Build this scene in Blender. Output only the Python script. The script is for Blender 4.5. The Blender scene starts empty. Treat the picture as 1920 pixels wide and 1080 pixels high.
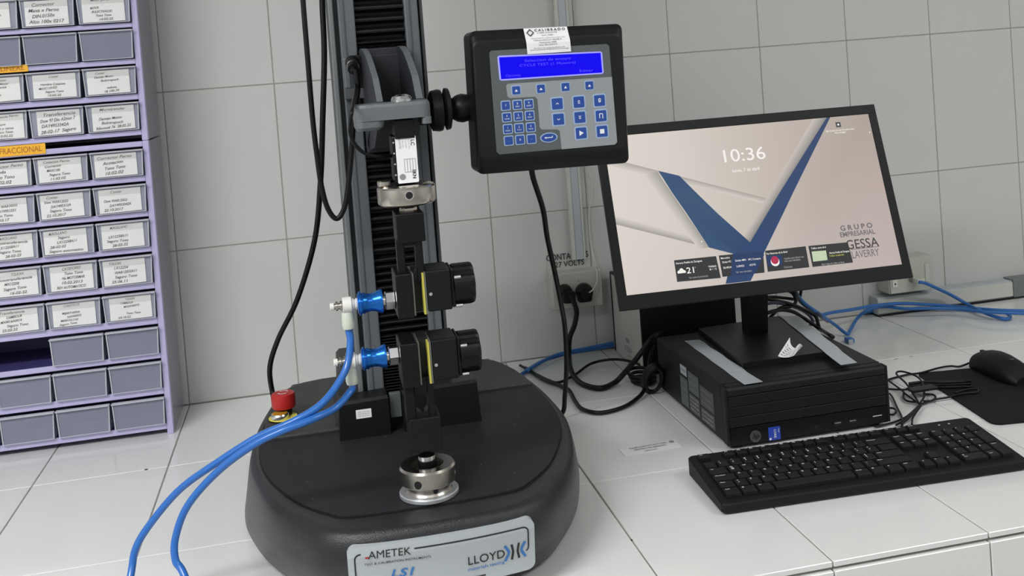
import bpy, bmesh, math, random
from mathutils import Vector, Matrix
random.seed(7)
S = bpy.context.scene
COL = S.collection
# ------------------------------------------------------------------ camera
cam_data = bpy.data.cameras.new('camera'); cam = bpy.data.objects.new('camera', cam_data); COL.objects.link(cam)
cam.matrix_world = Matrix(((0.97712336, 0.07966184, -0.19719009, 0.25513), (-0.1991117, 0.0168662, -0.97983165, -2.018911),
                           (-0.07472935, 0.99667925, 0.03234196, 0.599822), (0, 0, 0, 1)))
cam_data.sensor_fit = 'HORIZONTAL'; cam_data.sensor_width = 36; cam_data.lens = 36.1428
cam_data.shift_x = 0.0; cam_data.shift_y = -0.187451; cam_data.clip_start = 0.02; cam_data.clip_end = 50
S.camera = cam
# ------------------------------------------------------------------ world, lights, exposure
w = bpy.data.worlds.new('world'); S.world = w; w.use_nodes = True
w.node_tree.nodes['Background'].inputs[0].default_value = (0.9, 0.95, 1, 1)
w.node_tree.nodes['Background'].inputs[1].default_value = 0.3
S.view_settings.view_transform = 'Standard'; S.view_settings.look = 'None'
S.view_settings.gamma = 1; S.view_settings.use_curve_mapping = False; S.view_settings.exposure = -0.06
def area(name, loc, size, energy, color=(1, 1, 1)):
    l = bpy.data.lights.new(name, 'AREA'); l.shape = 'RECTANGLE'; l.size, l.size_y = size; l.energy = energy; l.color = color
    o = bpy.data.objects.new(name, l); o.location = loc; COL.objects.link(o); return o
LAMPS = ((-0.85, -1.90, 46, (0.98, 0.98, 1)), (2.05, -1.75, 12, (1, 1, 0.97)), (0.55, -2.75, 6, (0.99, 0.98, 1)))
for lx, ly, le, lcol in LAMPS: area('lamp_light', (lx, ly, 1.655), (1.2, 0.3), le, lcol)

# ------------------------------------------------------------------ materials
def mat(name, col, rough=0.5, metal=0.0, spec=0.5, emit=None, estr=1.0, alpha=None, noise=0.0, nscale=40, bump=0.0, bscale=300, coat=0.0, trans=0.0):
    m = bpy.data.materials.new(name); m.use_nodes = True
    nt = m.node_tree; b = nt.nodes['Principled BSDF']
    b.inputs['Base Color'].default_value = (*col, 1); b.inputs['Roughness'].default_value = rough
    b.inputs['Metallic'].default_value = metal; b.inputs['Specular IOR Level'].default_value = spec
    if coat: b.inputs['Coat Weight'].default_value = coat; b.inputs['Coat Roughness'].default_value = 0.08
    if trans: b.inputs['Transmission Weight'].default_value = trans
    if emit: b.inputs['Emission Color'].default_value = (*emit, 1); b.inputs['Emission Strength'].default_value = estr
    if alpha is not None: b.inputs['Alpha'].default_value = alpha
    if noise or bump:
        tc = nt.nodes.new('ShaderNodeTexCoord')
    if noise:
        n = nt.nodes.new('ShaderNodeTexNoise'); n.inputs['Scale'].default_value = nscale; n.inputs['Detail'].default_value = 4
        nt.links.new(tc.outputs['Object'], n.inputs['Vector'])
        mx = nt.nodes.new('ShaderNodeMix'); mx.data_type = 'RGBA'
        mx.inputs[6].default_value = (*[max(0, c * (1 - noise)) for c in col], 1); mx.inputs[7].default_value = (*[min(1, c * (1 + noise)) for c in col], 1)
        nt.links.new(n.outputs['Fac'], mx.inputs[0]); nt.links.new(mx.outputs[2], b.inputs['Base Color'])
    if bump:
        n2 = nt.nodes.new('ShaderNodeTexNoise'); n2.inputs['Scale'].default_value = bscale; n2.inputs['Detail'].default_value = 2
        nt.links.new(tc.outputs['Object'], n2.inputs['Vector'])
        bp = nt.nodes.new('ShaderNodeBump'); bp.inputs['Strength'].default_value = bump; bp.inputs['Distance'].default_value = 0.001
        nt.links.new(n2.outputs['Fac'], bp.inputs['Height']); nt.links.new(bp.outputs[0], b.inputs['Normal'])
    return m
M = dict(
    wall_tile=mat('wall_tile_glaze', (0.63, 0.635, 0.615), 0.24, noise=0.02, nscale=3, bump=0.15, bscale=5),
    top_tile=mat('bench_tile_glaze', (0.81, 0.815, 0.80), 0.15, noise=0.03, nscale=5, bump=0.25, bscale=7),
    grout=mat('grout', (0.34, 0.34, 0.31), 0.9, noise=0.25, nscale=30),
    grout_w=mat('pale_grout', (0.26, 0.26, 0.24), 0.9, noise=0.5, nscale=25),
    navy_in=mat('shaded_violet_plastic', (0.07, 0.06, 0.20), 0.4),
    paint=mat('room_paint', (0.72, 0.73, 0.72), 0.8), floor=mat('floor_tile', (0.4, 0.4, 0.38), 0.4),
    lamp=mat('lamp_diffuser', (0.9, 0.9, 0.9), 0.5, emit=(1, 1, 1), estr=3), lampbody=mat('lamp_body', (0.8, 0.8, 0.8), 0.5),
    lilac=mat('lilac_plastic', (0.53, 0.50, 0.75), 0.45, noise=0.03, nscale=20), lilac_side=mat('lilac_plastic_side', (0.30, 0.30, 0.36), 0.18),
    frost=mat('frosted_plastic', (0.40, 0.42, 0.54), 0.35, alpha=0.42), frost_edge=mat('frosted_plastic_rim', (0.74, 0.75, 0.80), 0.4, alpha=0.62),
    insert=mat('pale_card', (0.66, 0.66, 0.64), 0.8), paper=mat('white_paper', (0.82, 0.82, 0.80), 0.7, noise=0.03, nscale=60), pencil=mat('pencil_grey', (0.16, 0.155, 0.15), 0.8),
    orange=mat('orange_tape', (0.95, 0.50, 0.03), 0.5), orange_ink=mat('brown_ink', (0.45, 0.15, 0.02), 0.6),
    base=mat('charcoal_textured_paint', (0.017, 0.0175, 0.019), 0.33, bump=0.5, bscale=900), deck=mat('dark_grey_deck', (0.030, 0.030, 0.031), 0.55, bump=0.2, bscale=600),
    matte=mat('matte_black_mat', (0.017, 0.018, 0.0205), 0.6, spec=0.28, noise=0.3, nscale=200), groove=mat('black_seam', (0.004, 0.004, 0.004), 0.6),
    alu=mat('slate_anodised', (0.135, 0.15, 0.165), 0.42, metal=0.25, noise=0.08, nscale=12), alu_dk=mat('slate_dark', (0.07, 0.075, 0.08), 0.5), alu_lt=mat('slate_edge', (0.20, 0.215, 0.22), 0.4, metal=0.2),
    rubber=mat('black_rubber', (0.006, 0.006, 0.0065), 0.45, spec=0.28), rubber2=mat('bellows_ridge', (0.022, 0.022, 0.025), 0.6, spec=0.28), cast=mat('grey_cast', (0.145, 0.158, 0.165), 0.5, metal=0.2, noise=0.12, nscale=500, bump=0.4, bscale=900),
    carr=mat('dark_grey_cast', (0.030, 0.032, 0.037), 0.55, spec=0.28), nickel=mat('satin_nickel', (0.60, 0.56, 0.50), 0.22, metal=1.0), steel=mat('bright_steel', (0.75, 0.75, 0.76), 0.2, metal=1.0), zinc=mat('zinc_disc', (0.62, 0.64, 0.66), 0.35, metal=0.7),
    grip=mat('black_anodised', (0.004, 0.0045, 0.005), 0.38, spec=0.28), grip2=mat('black_anodised_face', (0.0055, 0.006, 0.007), 0.5, spec=0.28), pad=mat('yellow_pad', (0.55, 0.50, 0.08), 0.6), pad2=mat('dull_pad', (0.12, 0.12, 0.10), 0.6),
    blue_met=mat('blue_anodised', (0.02, 0.17, 0.62), 0.22, metal=0.75), white_pl=mat('white_plastic', (0.78, 0.77, 0.72), 0.4), cream_pl=mat('greenish_white_plastic', (0.62, 0.66, 0.56), 0.4), hose=mat('blue_hose', (0.022, 0.145, 0.50), 0.3, coat=0.3),
    red=mat('red_plastic', (0.45, 0.015, 0.015), 0.4), yellow=mat('yellow_sticker', (0.75, 0.65, 0.10), 0.6), amber=mat('amber_lens', (0.50, 0.25, 0.02), 0.3),
    black_pl=mat('black_plastic', (0.006, 0.0065, 0.007), 0.42, spec=0.28, bump=0.1, bscale=700), black_face=mat('black_face_plastic', (0.010, 0.011, 0.012), 0.5, spec=0.28),
    pc=mat('pc_black', (0.007, 0.007, 0.0075), 0.5, spec=0.28, bump=0.15, bscale=800), bezel=mat('bezel_black', (0.0085, 0.009, 0.010), 0.5, spec=0.28), key=mat('key_black', (0.0085, 0.0095, 0.0105), 0.5, spec=0.28), legend=mat('legend_white', (0.75, 0.75, 0.75), 0.6), kbbody=mat('keyboard_black', (0.006, 0.006, 0.0065), 0.55, spec=0.28),
    fabric=mat('pad_fabric', (0.0075, 0.0075, 0.008), 0.85, spec=0.28, bump=0.3, bscale=1500), cable=mat('black_cable', (0.005, 0.005, 0.005), 0.4, spec=0.28), netcable=mat('blue_network_cable', (0.03, 0.16, 0.48), 0.4), navy=mat('navy_cable', (0.02, 0.03, 0.07), 0.4),
    panel_dk=mat('panel_dark_grey', (0.10, 0.115, 0.115), 0.5), panel_lt=mat('panel_light_grey', (0.30, 0.32, 0.33), 0.5), keyb=mat('membrane_blue', (0.02, 0.07, 0.33), 0.45), keyrim=mat('membrane_rim', (0.36, 0.48, 0.66), 0.5), white=mat('print_white', (0.85, 0.88, 0.9), 0.5),
    lcd=mat('lcd_blue', (0, 0, 0.02), 0.5, spec=0.1, emit=(0.006, 0.002, 0.90), estr=1.0), lcd_rim=mat('lcd_rim', (0.3, 0.3, 0.7), 0.4, emit=(0.25, 0.24, 0.75), estr=0.6), lcd_txt=mat('lcd_text', (0, 0, 0.1), 0.5, spec=0.1, emit=(0.11, 0.10, 1.0), estr=1.0),
    sticker=mat('glossy_white_label', (0.90, 0.90, 0.91), 0.4), ink=mat('black_ink', (0.02, 0.02, 0.02), 0.6), plate=mat('silver_plate', (0.52, 0.56, 0.58), 0.38, metal=0.15), logo_blue=mat('logo_blue', (0.04, 0.20, 0.55), 0.5), logo_red=mat('logo_red', (0.5, 0.03, 0.03), 0.5), faint=mat('faint_grey_ink', (0.28, 0.29, 0.29), 0.6),
    pvc=mat('white_pvc', (0.62, 0.63, 0.58), 0.45), pvc_g=mat('grey_white_pvc', (0.50, 0.54, 0.58), 0.35), outlet=mat('ivory_plastic', (0.55, 0.56, 0.50), 0.4), wire=mat('white_wire', (0.62, 0.61, 0.55), 0.5), dymo=mat('clear_label', (0.56, 0.57, 0.53), 0.4),
    tape=mat('grey_tape', (0.42, 0.45, 0.48), 0.35, noise=0.08, nscale=60), intel=mat('blue_badge', (0.02, 0.06, 0.42), 0.3), led=mat('white_mark', (0.6, 0.62, 0.6), 0.5), silver_ink=mat('silver_ink', (0.075, 0.075, 0.08), 0.4, metal=0.2),
)
def dust(m, scale, size, lo=0.32):   # pale dust specks lying on a dark part
    nt = m.node_tree; b = nt.nodes['Principled BSDF']; tc = nt.nodes.new('ShaderNodeTexCoord'); v = nt.nodes.new('ShaderNodeTexVoronoi'); v.inputs['Scale'].default_value = scale
    nt.links.new(tc.outputs['Object'], v.inputs['Vector']); c = nt.nodes.new('ShaderNodeMath'); c.operation = 'LESS_THAN'; c.inputs[1].default_value = size; nt.links.new(v.outputs['Distance'], c.inputs[0])
    mx = nt.nodes.new('ShaderNodeMix'); mx.data_type = 'RGBA'; nt.links.new(c.outputs[0], mx.inputs[0]); mx.inputs[7].default_value = (lo, lo, lo, 1)
    src = b.inputs['Base Color']
    if src.is_linked: nt.links.new(src.links[0].from_socket, mx.inputs[6])
    else: mx.inputs[6].default_value = src.default_value[:]
    nt.links.new(mx.outputs[2], b.inputs['Base Color'])
dust(M['matte'], 45, 0.035); dust(M['base'], 32, 0.022); dust(M['black_pl'], 30, 0.02, 0.2)
def emat(name, col, s=1.0):
    m = bpy.data.materials.new(name); m.use_nodes = True; nt = m.node_tree; nt.nodes.clear()
    o = nt.nodes.new('ShaderNodeOutputMaterial'); e = nt.nodes.new('ShaderNodeEmission'); e.inputs[1].default_value = s
    g = nt.nodes.new('ShaderNodeBsdfGlossy'); g.inputs['Roughness'].default_value = 0.4; g.inputs['Color'].default_value = (0.03, 0.03, 0.03, 1)
    a = nt.nodes.new('ShaderNodeAddShader'); nt.links.new(e.outputs[0], a.inputs[0]); nt.links.new(g.outputs[0], a.inputs[1]); nt.links.new(a.outputs[0], o.inputs[0])
    if col is None:
        v = nt.nodes.new('ShaderNodeVertexColor'); v.layer_name = 'pic'; nt.links.new(v.outputs[0], e.inputs[0])
    else: e.inputs[0].default_value = (*col, 1)
    return m
M['screen'] = emat('screen_picture', None)
M['scr_white'] = emat('screen_white', (0.92, 0.90, 0.84)); M['scr_dark'] = emat('screen_dark', (0.035, 0.036, 0.038)); M['scr_grey'] = emat('screen_grey', (0.12, 0.11, 0.12)); M['scr_mid'] = emat('screen_mid', (0.36, 0.36, 0.36)); M['scr_lgrey'] = emat('screen_letter_grey', (0.15, 0.15, 0.16))
M['scr_navy'] = emat('screen_navy', (0.02, 0.045, 0.13)); M['scr_red'] = emat('screen_red', (0.45, 0.03, 0.08)); M['scr_green'] = emat('screen_green', (0.55, 0.65, 0.45)); M['scr_yel'] = emat('screen_yellow', (0.5, 0.5, 0.1)); M['scr_blk'] = emat('screen_ink', (0.06, 0.06, 0.065))

# ------------------------------------------------------------------ object helpers
ORG = {}
def thing(name, label, cat, loc, group=None, kind=None):
    o = bpy.data.objects.new(name, None); COL.objects.link(o); o.location = loc; o.empty_display_size = 0.02
    o['label'] = label; o['category'] = cat
    if group: o['group'] = group
    if kind: o['kind'] = kind
    ORG[o.name] = Vector(loc); return o
def tag(o, label, cat, group=None):
    o['label'] = label; o['category'] = cat
    if group: o['group'] = group
    return o
class MB:
    def __init__(s, *mats): s.v = []; s.f = []; s.mi = []; s.mats = list(mats); s.sm = []; s.col = None
    def add(s, vs, fs, mi=0, smooth=False):
        b = len(s.v); s.v += [tuple(v) for v in vs]; s.f += [tuple(i + b for i in f) for f in fs]; s.mi += [mi] * len(fs); s.sm += [smooth] * len(fs); return s
    def bm(s, bm, mi=0, smooth=False, mtx=None):
        if mtx: bm.transform(mtx)
        bm.verts.index_update()
        s.add([v.co[:] for v in bm.verts], [[v.index for v in f.verts] for f in bm.faces], mi, smooth); bm.free(); return s
    def box(s, a, b, mi=0, r=0.0, seg=2, mtx=None, rz=0.0):
        x0, x1 = sorted((a[0], b[0])); y0, y1 = sorted((a[1], b[1])); z0, z1 = sorted((a[2], b[2]))
        bm = bmesh.new(); bmesh.ops.create_cube(bm, size=1)
        bmesh.ops.scale(bm, vec=(x1 - x0, y1 - y0, z1 - z0), verts=bm.verts)
        if r > 0:
            r = min(r, 0.49 * min(x1 - x0, y1 - y0, z1 - z0)); bmesh.ops.bevel(bm, geom=bm.edges[:], offset=r, segments=seg, affect='EDGES', profile=0.5)
        c = Vector(((x0 + x1) / 2, (y0 + y1) / 2, (z0 + z1) / 2))
        m = Matrix.Translation(c) @ Matrix.Rotation(rz, 4, 'Z')
        if mtx: m = mtx @ m
        return s.bm(bm, mi, False, m)
    def lathe(s, prof, c=(0, 0, 0), axis='Z', n=32, mi=0, smooth=True, mtx=None):
        # prof: (radius, height along the axis)
        vs = []; fs = []
        for r, h in prof:
            for k in range(n):
                t = 2 * math.pi * k / n; a, b_ = r * math.cos(t), r * math.sin(t)
                p = (a, b_, h) if axis == 'Z' else ((h, a, b_) if axis == 'X' else (b_, h, a))
                vs.append((p[0] + c[0], p[1] + c[1], p[2] + c[2]))
        vv = vs; vs = []; base = 0; prev = None
        for i in range(len(prof) - 1):
            d = Vector((prof[i + 1][0] - prof[i][0], prof[i + 1][1] - prof[i][1]))
            if prev is None or d.length < 1e-9 or prev.length < 1e-9 or d.angle(prev, 3) > 0.5: vs += vv[i * n:(i + 1) * n]
            vs += vv[(i + 1) * n:(i + 2) * n]; b0 = len(vs) - 2 * n; prev = d
            for k in range(n): fs.append((b0 + k, b0 + (k + 1) % n, b0 + n + (k + 1) % n, b0 + n + k))
        if mtx: vs = [(mtx @ Vector(v))[:] for v in vs]
        s.add(vs, fs, mi, smooth); s.add(vs[:n], [tuple(range(n))[::-1]], mi); s.add(vs[-n:], [tuple(range(n))], mi)
        return s
    def cyl(s, c, r, h, axis='Z', n=24, mi=0, ch=0.0, mtx=None):
        p = [(r, 0), (r, h)] if not ch else [(r - ch, 0), (r, ch), (r, h - ch), (r - ch, h)]
        return s.lathe(p, c, axis, n, mi, n > 8, mtx)
    def prism(s, pts, d0, d1, plane='XZ', mi=0):
        # pts: closed 2-D outline; extruded along the third axis from d0 to d1
        n = len(pts)
        def P(p, d): return {'XZ': (p[0], d, p[1]), 'XY': (p[0], p[1], d), 'YZ': (d, p[0], p[1])}[plane]
        vs = [P(p, d0) for p in pts] + [P(p, d1) for p in pts]
        fs = [tuple(range(n)), tuple(range(2 * n - 1, n - 1, -1))] + [(i, (i + 1) % n, n + (i + 1) % n, n + i) for i in range(n)]
        return s.add(vs, fs, mi)
    def loft(s, rings, mi=0, smooth=True, cap=True):
        n = len(rings[0]); vs = [p for r in rings for p in r]; fs = []
        for i in range(len(rings) - 1):
            for k in range(n): fs.append((i * n + k, i * n + (k + 1) % n, (i + 1) * n + (k + 1) % n, (i + 1) * n + k))
        s.add(vs, fs, mi, smooth)
        if cap: s.add(rings[0], [tuple(range(n))[::-1]], mi); s.add(rings[-1], [tuple(range(n))], mi)
        return s
    def tube(s, pts, r, n=10, mi=0, sub=8, ends=True):
        P = [Vector(p) for p in pts]; Q = []
        for i in range(len(P) - 1):
            p0 = P[max(i - 1, 0)]; p1 = P[i]; p2 = P[i + 1]; p3 = P[min(i + 2, len(P) - 1)]
            for k in range(sub):
                t = k / sub
                Q.append(0.5 * ((2 * p1) + (p2 - p0) * t + (2 * p0 - 5 * p1 + 4 * p2 - p3) * t * t + (3 * p1 - p0 - 3 * p2 + p3) * t ** 3))
        Q.append(P[-1]); rings = []; up = Vector((0.13, 0.21, 0.97))
        for i, q in enumerate(Q):
            d = (Q[min(i + 1, len(Q) - 1)] - Q[max(i - 1, 0)]).normalized()
            a = up - d * up.dot(d); a.normalize(); up = a; b = d.cross(a)
            rings.append([(q + (a * math.cos(2 * math.pi * k / n) + b * math.sin(2 * math.pi * k / n)) * r)[:] for k in range(n)])
        return s.loft(rings, mi, True, ends)
    def text(s, string, o, ux, uz, size, mi=0, align='CENTER', shear=0.0, off=0.0, space=1.0, line=1.0, width=None):
        vs, fs, bw = text_geo(string, align, shear, off, space, line)
        k = size / 0.7; kx = k
        if width: kx = width / max(bw, 1e-6)
        o = Vector(o); ux = Vector(ux); uz = Vector(uz)
        return s.add([(o + ux * (x * kx) + uz * (y * k))[:] for x, y in vs], fs, mi)
    def build(s, name, parent=None, mats=None):
        me = bpy.data.meshes.new(name); org = ORG.get(parent.name, Vector()) if parent else Vector()
        if parent is None and getattr(s, 'org', None): org = Vector(s.org)
        me.from_pydata([(v[0] - org[0], v[1] - org[1], v[2] - org[2]) for v in s.v], [], s.f)
        for m in (mats or s.mats): me.materials.append(M[m] if isinstance(m, str) else m)
        me.polygons.foreach_set('material_index', s.mi); me.polygons.foreach_set('use_smooth', s.sm)
        if s.col:
            ca = me.color_attributes.new('pic', 'FLOAT_COLOR', 'POINT')
            for i, c in enumerate(s.col): ca.data[i].color = (*c, 1)
        me.update()
        o = bpy.data.objects.new(name, me); COL.objects.link(o)
        if parent: o.parent = parent; ORG[o.name] = org
        else: o.location = org; ORG[o.name] = org
        return o
_tc = {}
def text_geo(string, align, shear, off, space, line):
    key = (string, align, shear, off, space, line)
    if key in _tc: return _tc[key]
    c = bpy.data.curves.new('t', 'FONT'); c.body = string; c.align_x = align; c.align_y = 'CENTER'; c.shear = shear; c.offset = off
    c.space_character = space; c.space_line = line; c.resolution_u = 3; c.size = 1; c.fill_mode = 'FRONT'
    o = bpy.data.objects.new('t', c); COL.objects.link(o)
    dg = bpy.context.evaluated_depsgraph_get(); me = bpy.data.meshes.new_from_object(o.evaluated_get(dg))
    vs = [(v.co.x, v.co.y) for v in me.vertices]; fs = [tuple(p.vertices) for p in me.polygons]
    xs = [v[0] for v in vs] or [0, 1]
    bpy.data.objects.remove(o); bpy.data.curves.remove(c); bpy.data.meshes.remove(me)
    _tc[key] = (vs, fs, max(xs) - min(xs)); return _tc[key]
def struct(o): o['kind'] = 'structure'; return o
X_, Y_, Z_ = (1, 0, 0), (0, 1, 0), (0, 0, 1)
def rrect(x0, z0, x1, z1, r, n=5):
    x0, x1 = min(x0, x1), max(x0, x1); z0, z1 = min(z0, z1), max(z0, z1); out = []
    for cx, cz, a0 in ((x1 - r, z1 - r, 0), (x0 + r, z1 - r, 90), (x0 + r, z0 + r, 180), (x1 - r, z0 + r, 270)):
        for k in range(n + 1):
            a = math.radians(a0 + 90 * k / n); out.append((cx + r * math.cos(a), cz + r * math.sin(a)))
    return out

# ------------------------------------------------------------------ room shell
ZF = -0.9; ZC = 1.7; XL, XR, YB = -1.6, 3.0, -4.2
struct(MB('floor').box((XL, YB, ZF - 0.05), (XR, 0.05, ZF)).build('floor'))
struct(MB('paint').box((XL, YB, ZC), (XR, 0.05, ZC + 0.05)).build('ceiling'))
struct(MB('paint').box((XL - 0.05, YB, ZF), (XL, 0.05, ZC)).build('wall_left'))
struct(MB('paint').box((XR, YB, ZF), (XR + 0.05, 0.05, ZC)).build('wall_right'))
struct(MB('paint').box((XL, YB - 0.05, ZF), (XR, YB, ZC)).build('wall_front'))
wall = struct(MB('grout').box((XL, 0.0015, ZF), (XR, 0.05, ZC)).build('wall_back'))
xj = [-0.4045, -0.2045] + [-0.0045] + [0.2 * i for i in range(1, 12)]
zj = [0.0, 0.2934, 0.5934, 0.8934, 1.1934]
g = 0.0010
def tile_mesh(wx, wz, name, m):
    b = MB(m).box((-wx / 2, -0.0035, -wz / 2), (wx / 2, 0.0035, wz / 2), r=0.0009, seg=1); return b
cache = {}
def tile(dx, dy, dz, c, m, parent, jitter=0.0):
    key = (round(dx, 4), round(dy, 4), round(dz, 4), m)
    if key not in cache:
        o = MB(m).box((-dx / 2, -dy / 2, -dz / 2), (dx / 2, dy / 2, dz / 2), r=0.0008, seg=1).build('tile'); o.parent = parent; o.location = c; cache[key] = o
    else:
        o = cache[key].copy(); COL.objects.link(o); o.parent = parent; o.location = c
    if jitter:
        o.rotation_euler = (random.uniform(-1, 1) * jitter, random.uniform(-1, 1) * jitter, 0) if dz < 0.02 else (random.uniform(-1, 1) * jitter, 0, random.uniform(-1, 1) * jitter)
    return o
for i in range(len(xj) - 1):
    for j in range(len(zj) - 1):
        x0, x1, z0, z1 = xj[i] + g, xj[i + 1] - g, zj[j] + g, zj[j + 1] - g
        tile(x1 - x0, 0.006, z1 - z0, ((x0 + x1) / 2, 0.0035, (z0 + z1) / 2), 'wall_tile', wall, 0.0005)
# ceiling lamps the room is lit by
for k, (x, y, _e, _c) in enumerate(LAMPS):
    t = thing('ceiling_lamp', ('fluorescent ceiling lamp nearest the left wall', 'fluorescent ceiling lamp nearest the right wall', 'fluorescent ceiling lamp farthest from the tiled wall')[k], 'lamp', (x, y, ZC), 'fluorescent ceiling lamps')
    MB('lampbody').box((x - 0.63, y - 0.18, ZC - 0.03), (x + 0.63, y + 0.18, ZC)).build('housing', t)
    MB('lamp').box((x - 0.6, y - 0.15, ZC - 0.037), (x + 0.6, y + 0.15, ZC - 0.0305)).build('diffuser', t)

# ------------------------------------------------------------------ tiled bench
YF = -0.941
bench = thing('tiled_workbench', 'long white tiled masonry workbench along the wall, everything stands on it', 'workbench', (0.8, -0.47, -0.9))
MB('grout_w').box((-0.9, YF + 0.004, -0.9), (2.3, -0.001, -0.0016)).build('masonry_core', bench)
bx = [-0.8, -0.61, -0.41, -0.2072, -0.0042, 0.1985, 0.4012, 0.6073, 0.807, 1.0094, 1.2129, 1.418, 1.6128, 1.815, 2.02, 2.22]
for i in range(len(bx) - 1):
    left = bx[i] < 0.3
    ys = [-0.0015, -0.3163, -0.6351, YF] if left else [-0.0015, -0.2985, -0.6271, YF]
    for j in range(3):
        x0, x1, y1, y0 = bx[i] + g, bx[i + 1] - g, ys[j] - g, ys[j + 1] + (g if j < 2 else -0.001)
        tile(x1 - x0, y1 - y0, 0.007, ((x0 + x1) / 2 - 0.8, (y0 + y1) / 2 + 0.47, 0.9 - 0.0035), 'top_tile', bench, 0.0005)
    for j in range(3):
        z1 = -0.011 - 0.29 * j; z0 = z1 - 0.29 + 0.003
        tile(bx[i + 1] - bx[i] - 2 * g, 0.008, z1 - z0, ((bx[i] + bx[i + 1]) / 2 - 0.8, YF + 0.001 + 0.47, (z0 + z1) / 2 + 0.9), 'top_tile', bench, 0)


for (cx, cy), (lx, ly) in [((q[0], q[1]), s) for q, s in (((1.2865, -0.3036, 0), (0.012, 0.0022)), ((1.3189, -0.3008, 0), (0.012, 0.0020)), ((-0.0377, -0.3146, 0), (0.007, 0.0030)), ((0.607, -0.8103, 0), (0.003, 0.003)))]:
    pts = [(cx + lx * 0.5 * math.cos(a) * random.uniform(0.6, 1), cy + ly * 0.5 * math.sin(a) * random.uniform(0.6, 1)) for a in [k * math.pi / 5 for k in range(10)]]
    MB('groove').prism(pts, -0.0008, 0.0002, 'XY').build('joint_chip', bench)
# ------------------------------------------------------------------ drawer cabinets
CX1 = -0.0140; CX0 = -0.388; CY = -0.157; PITCH = 0.0895; COLR = -0.0240
def handwriting(b, x0, x1, zt, zb, y, lines, seed):
    rnd = random.Random(seed); n = max(len(lines), 1); h = (zt - zb) / (n + 0.35)
    for k, t in enumerate(lines):
        if not t: continue
        wd = min((x1 - x0) * 0.9, len(t) * h * 0.42)
        cx = x0 + wd / 2 + (x1 - x0 - wd) * rnd.uniform(0.1, 0.6)
        b.text(t, (cx, y, zt - h * (k + 0.7)), (1, 0, rnd.uniform(-0.02, 0.06)), Z_, h * 0.58, 1, 'CENTER', 0.25, 0.012, width=wd)
def drawer(cab, xr, z0, h, kind, lines, seed, push=0.0):
    x1 = xr + 0.0012; x0 = xr - 0.0862; yf = CY - 0.006 - push; z1 = z0 + h
    b = MB('frost', 'frost_edge')
    t = 0.0016
    b.box((x0 + 0.002, yf, z0 + 0.001), (x1 - 0.002, yf + t, z1 - 0.004), 0)                       # front wall
    b.box((x0 + 0.002, yf + t, z0 + 0.001), (x0 + 0.002 + t, -0.02, z1 - 0.008), 0); b.box((x1 - 0.002 - t, yf + t, z0 + 0.001), (x1 - 0.002, -0.02, z1 - 0.008), 0)
    b.box((x0 + 0.0036, yf + t, z0 + 0.001), (x1 - 0.0036, -0.02, z0 + 0.001 + t), 0)
    d = drw = b.build('drawer', cab)
    r = MB('frost_edge')
    r.box((x0, yf - 0.006, z1 - 0.0045), (x1, yf + 0.004, z1 - 0.002), 0, r=0.0008, seg=1)          # finger lip
    r.prism([(x0 + 0.0028, z0 + 0.0005), (x0 + 0.0048, z0 + 0.0005), (x0 + 0.0024, z1 - 0.0045), (x0 + 0.0006, z1 - 0.0045)], yf - 0.0012, yf)
    r.prism([(x1 - 0.0048, z0 + 0.0005), (x1 - 0.0028, z0 + 0.0005), (x1 - 0.0006, z1 - 0.0045), (x1 - 0.0024, z1 - 0.0045)], yf - 0.0012, yf)
    r.prism([(x0 + 0.0048, z0 + 0.0005), (x1 - 0.0048, z0 + 0.0005), (x1 - 0.0048, z0 + 0.0016), (x0 + 0.0048, z0 + 0.0016)], yf - 0.0012, yf)
    r.build('drawer_lip', d)
    if kind:
        MB('insert').box((x0 + 0.004, yf + t + 0.0004, z0 + 0.004), (x1 - 0.004, yf + t + 0.0015, z1 - 0.007)).build('card_insert', d)
        rnd = random.Random(seed); sx = rnd.uniform(-0.003, 0.004)
        p = MB('paper', 'pencil', 'insert'); px0, px1 = x0 + 0.0085 + sx, x1 - 0.0105 + sx; pz0, pz1 = z0 + 0.003, z1 - 0.0065
        tl = rnd.uniform(-0.001, 0.001)
        p.prism([(px0, pz0 + tl), (px1, pz0 - tl), (px1, pz1 - 0.0008), (px0, pz1)], yf - 0.0006, yf - 0.0002)
        p.prism([(px0, pz1 - 0.0105), (px1, pz1 - 0.0112), (px1, pz1), (px0, pz1)], yf - 0.0009, yf - 0.0006, mi=2)
        handwriting(p, px0 + 0.003, px1 - 0.003, pz1, pz0, yf - 0.0011, lines, seed)
        p.build('paper_label', d)
def rail(cab, z0, z1, name='shelf_rail'):
    b = MB('lilac', 'navy_in'); b.box((CX0 + 0.010, CY, z0), (CX1 - 0.0105, CY + 0.0035, z1), r=0.0008, seg=1); b.box((CX0 + 0.010, CY + 0.0036, z1 - 0.003), (CX1 - 0.0105, -0.008, z1 - 0.0012), 1); b.build(name, cab)
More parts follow.
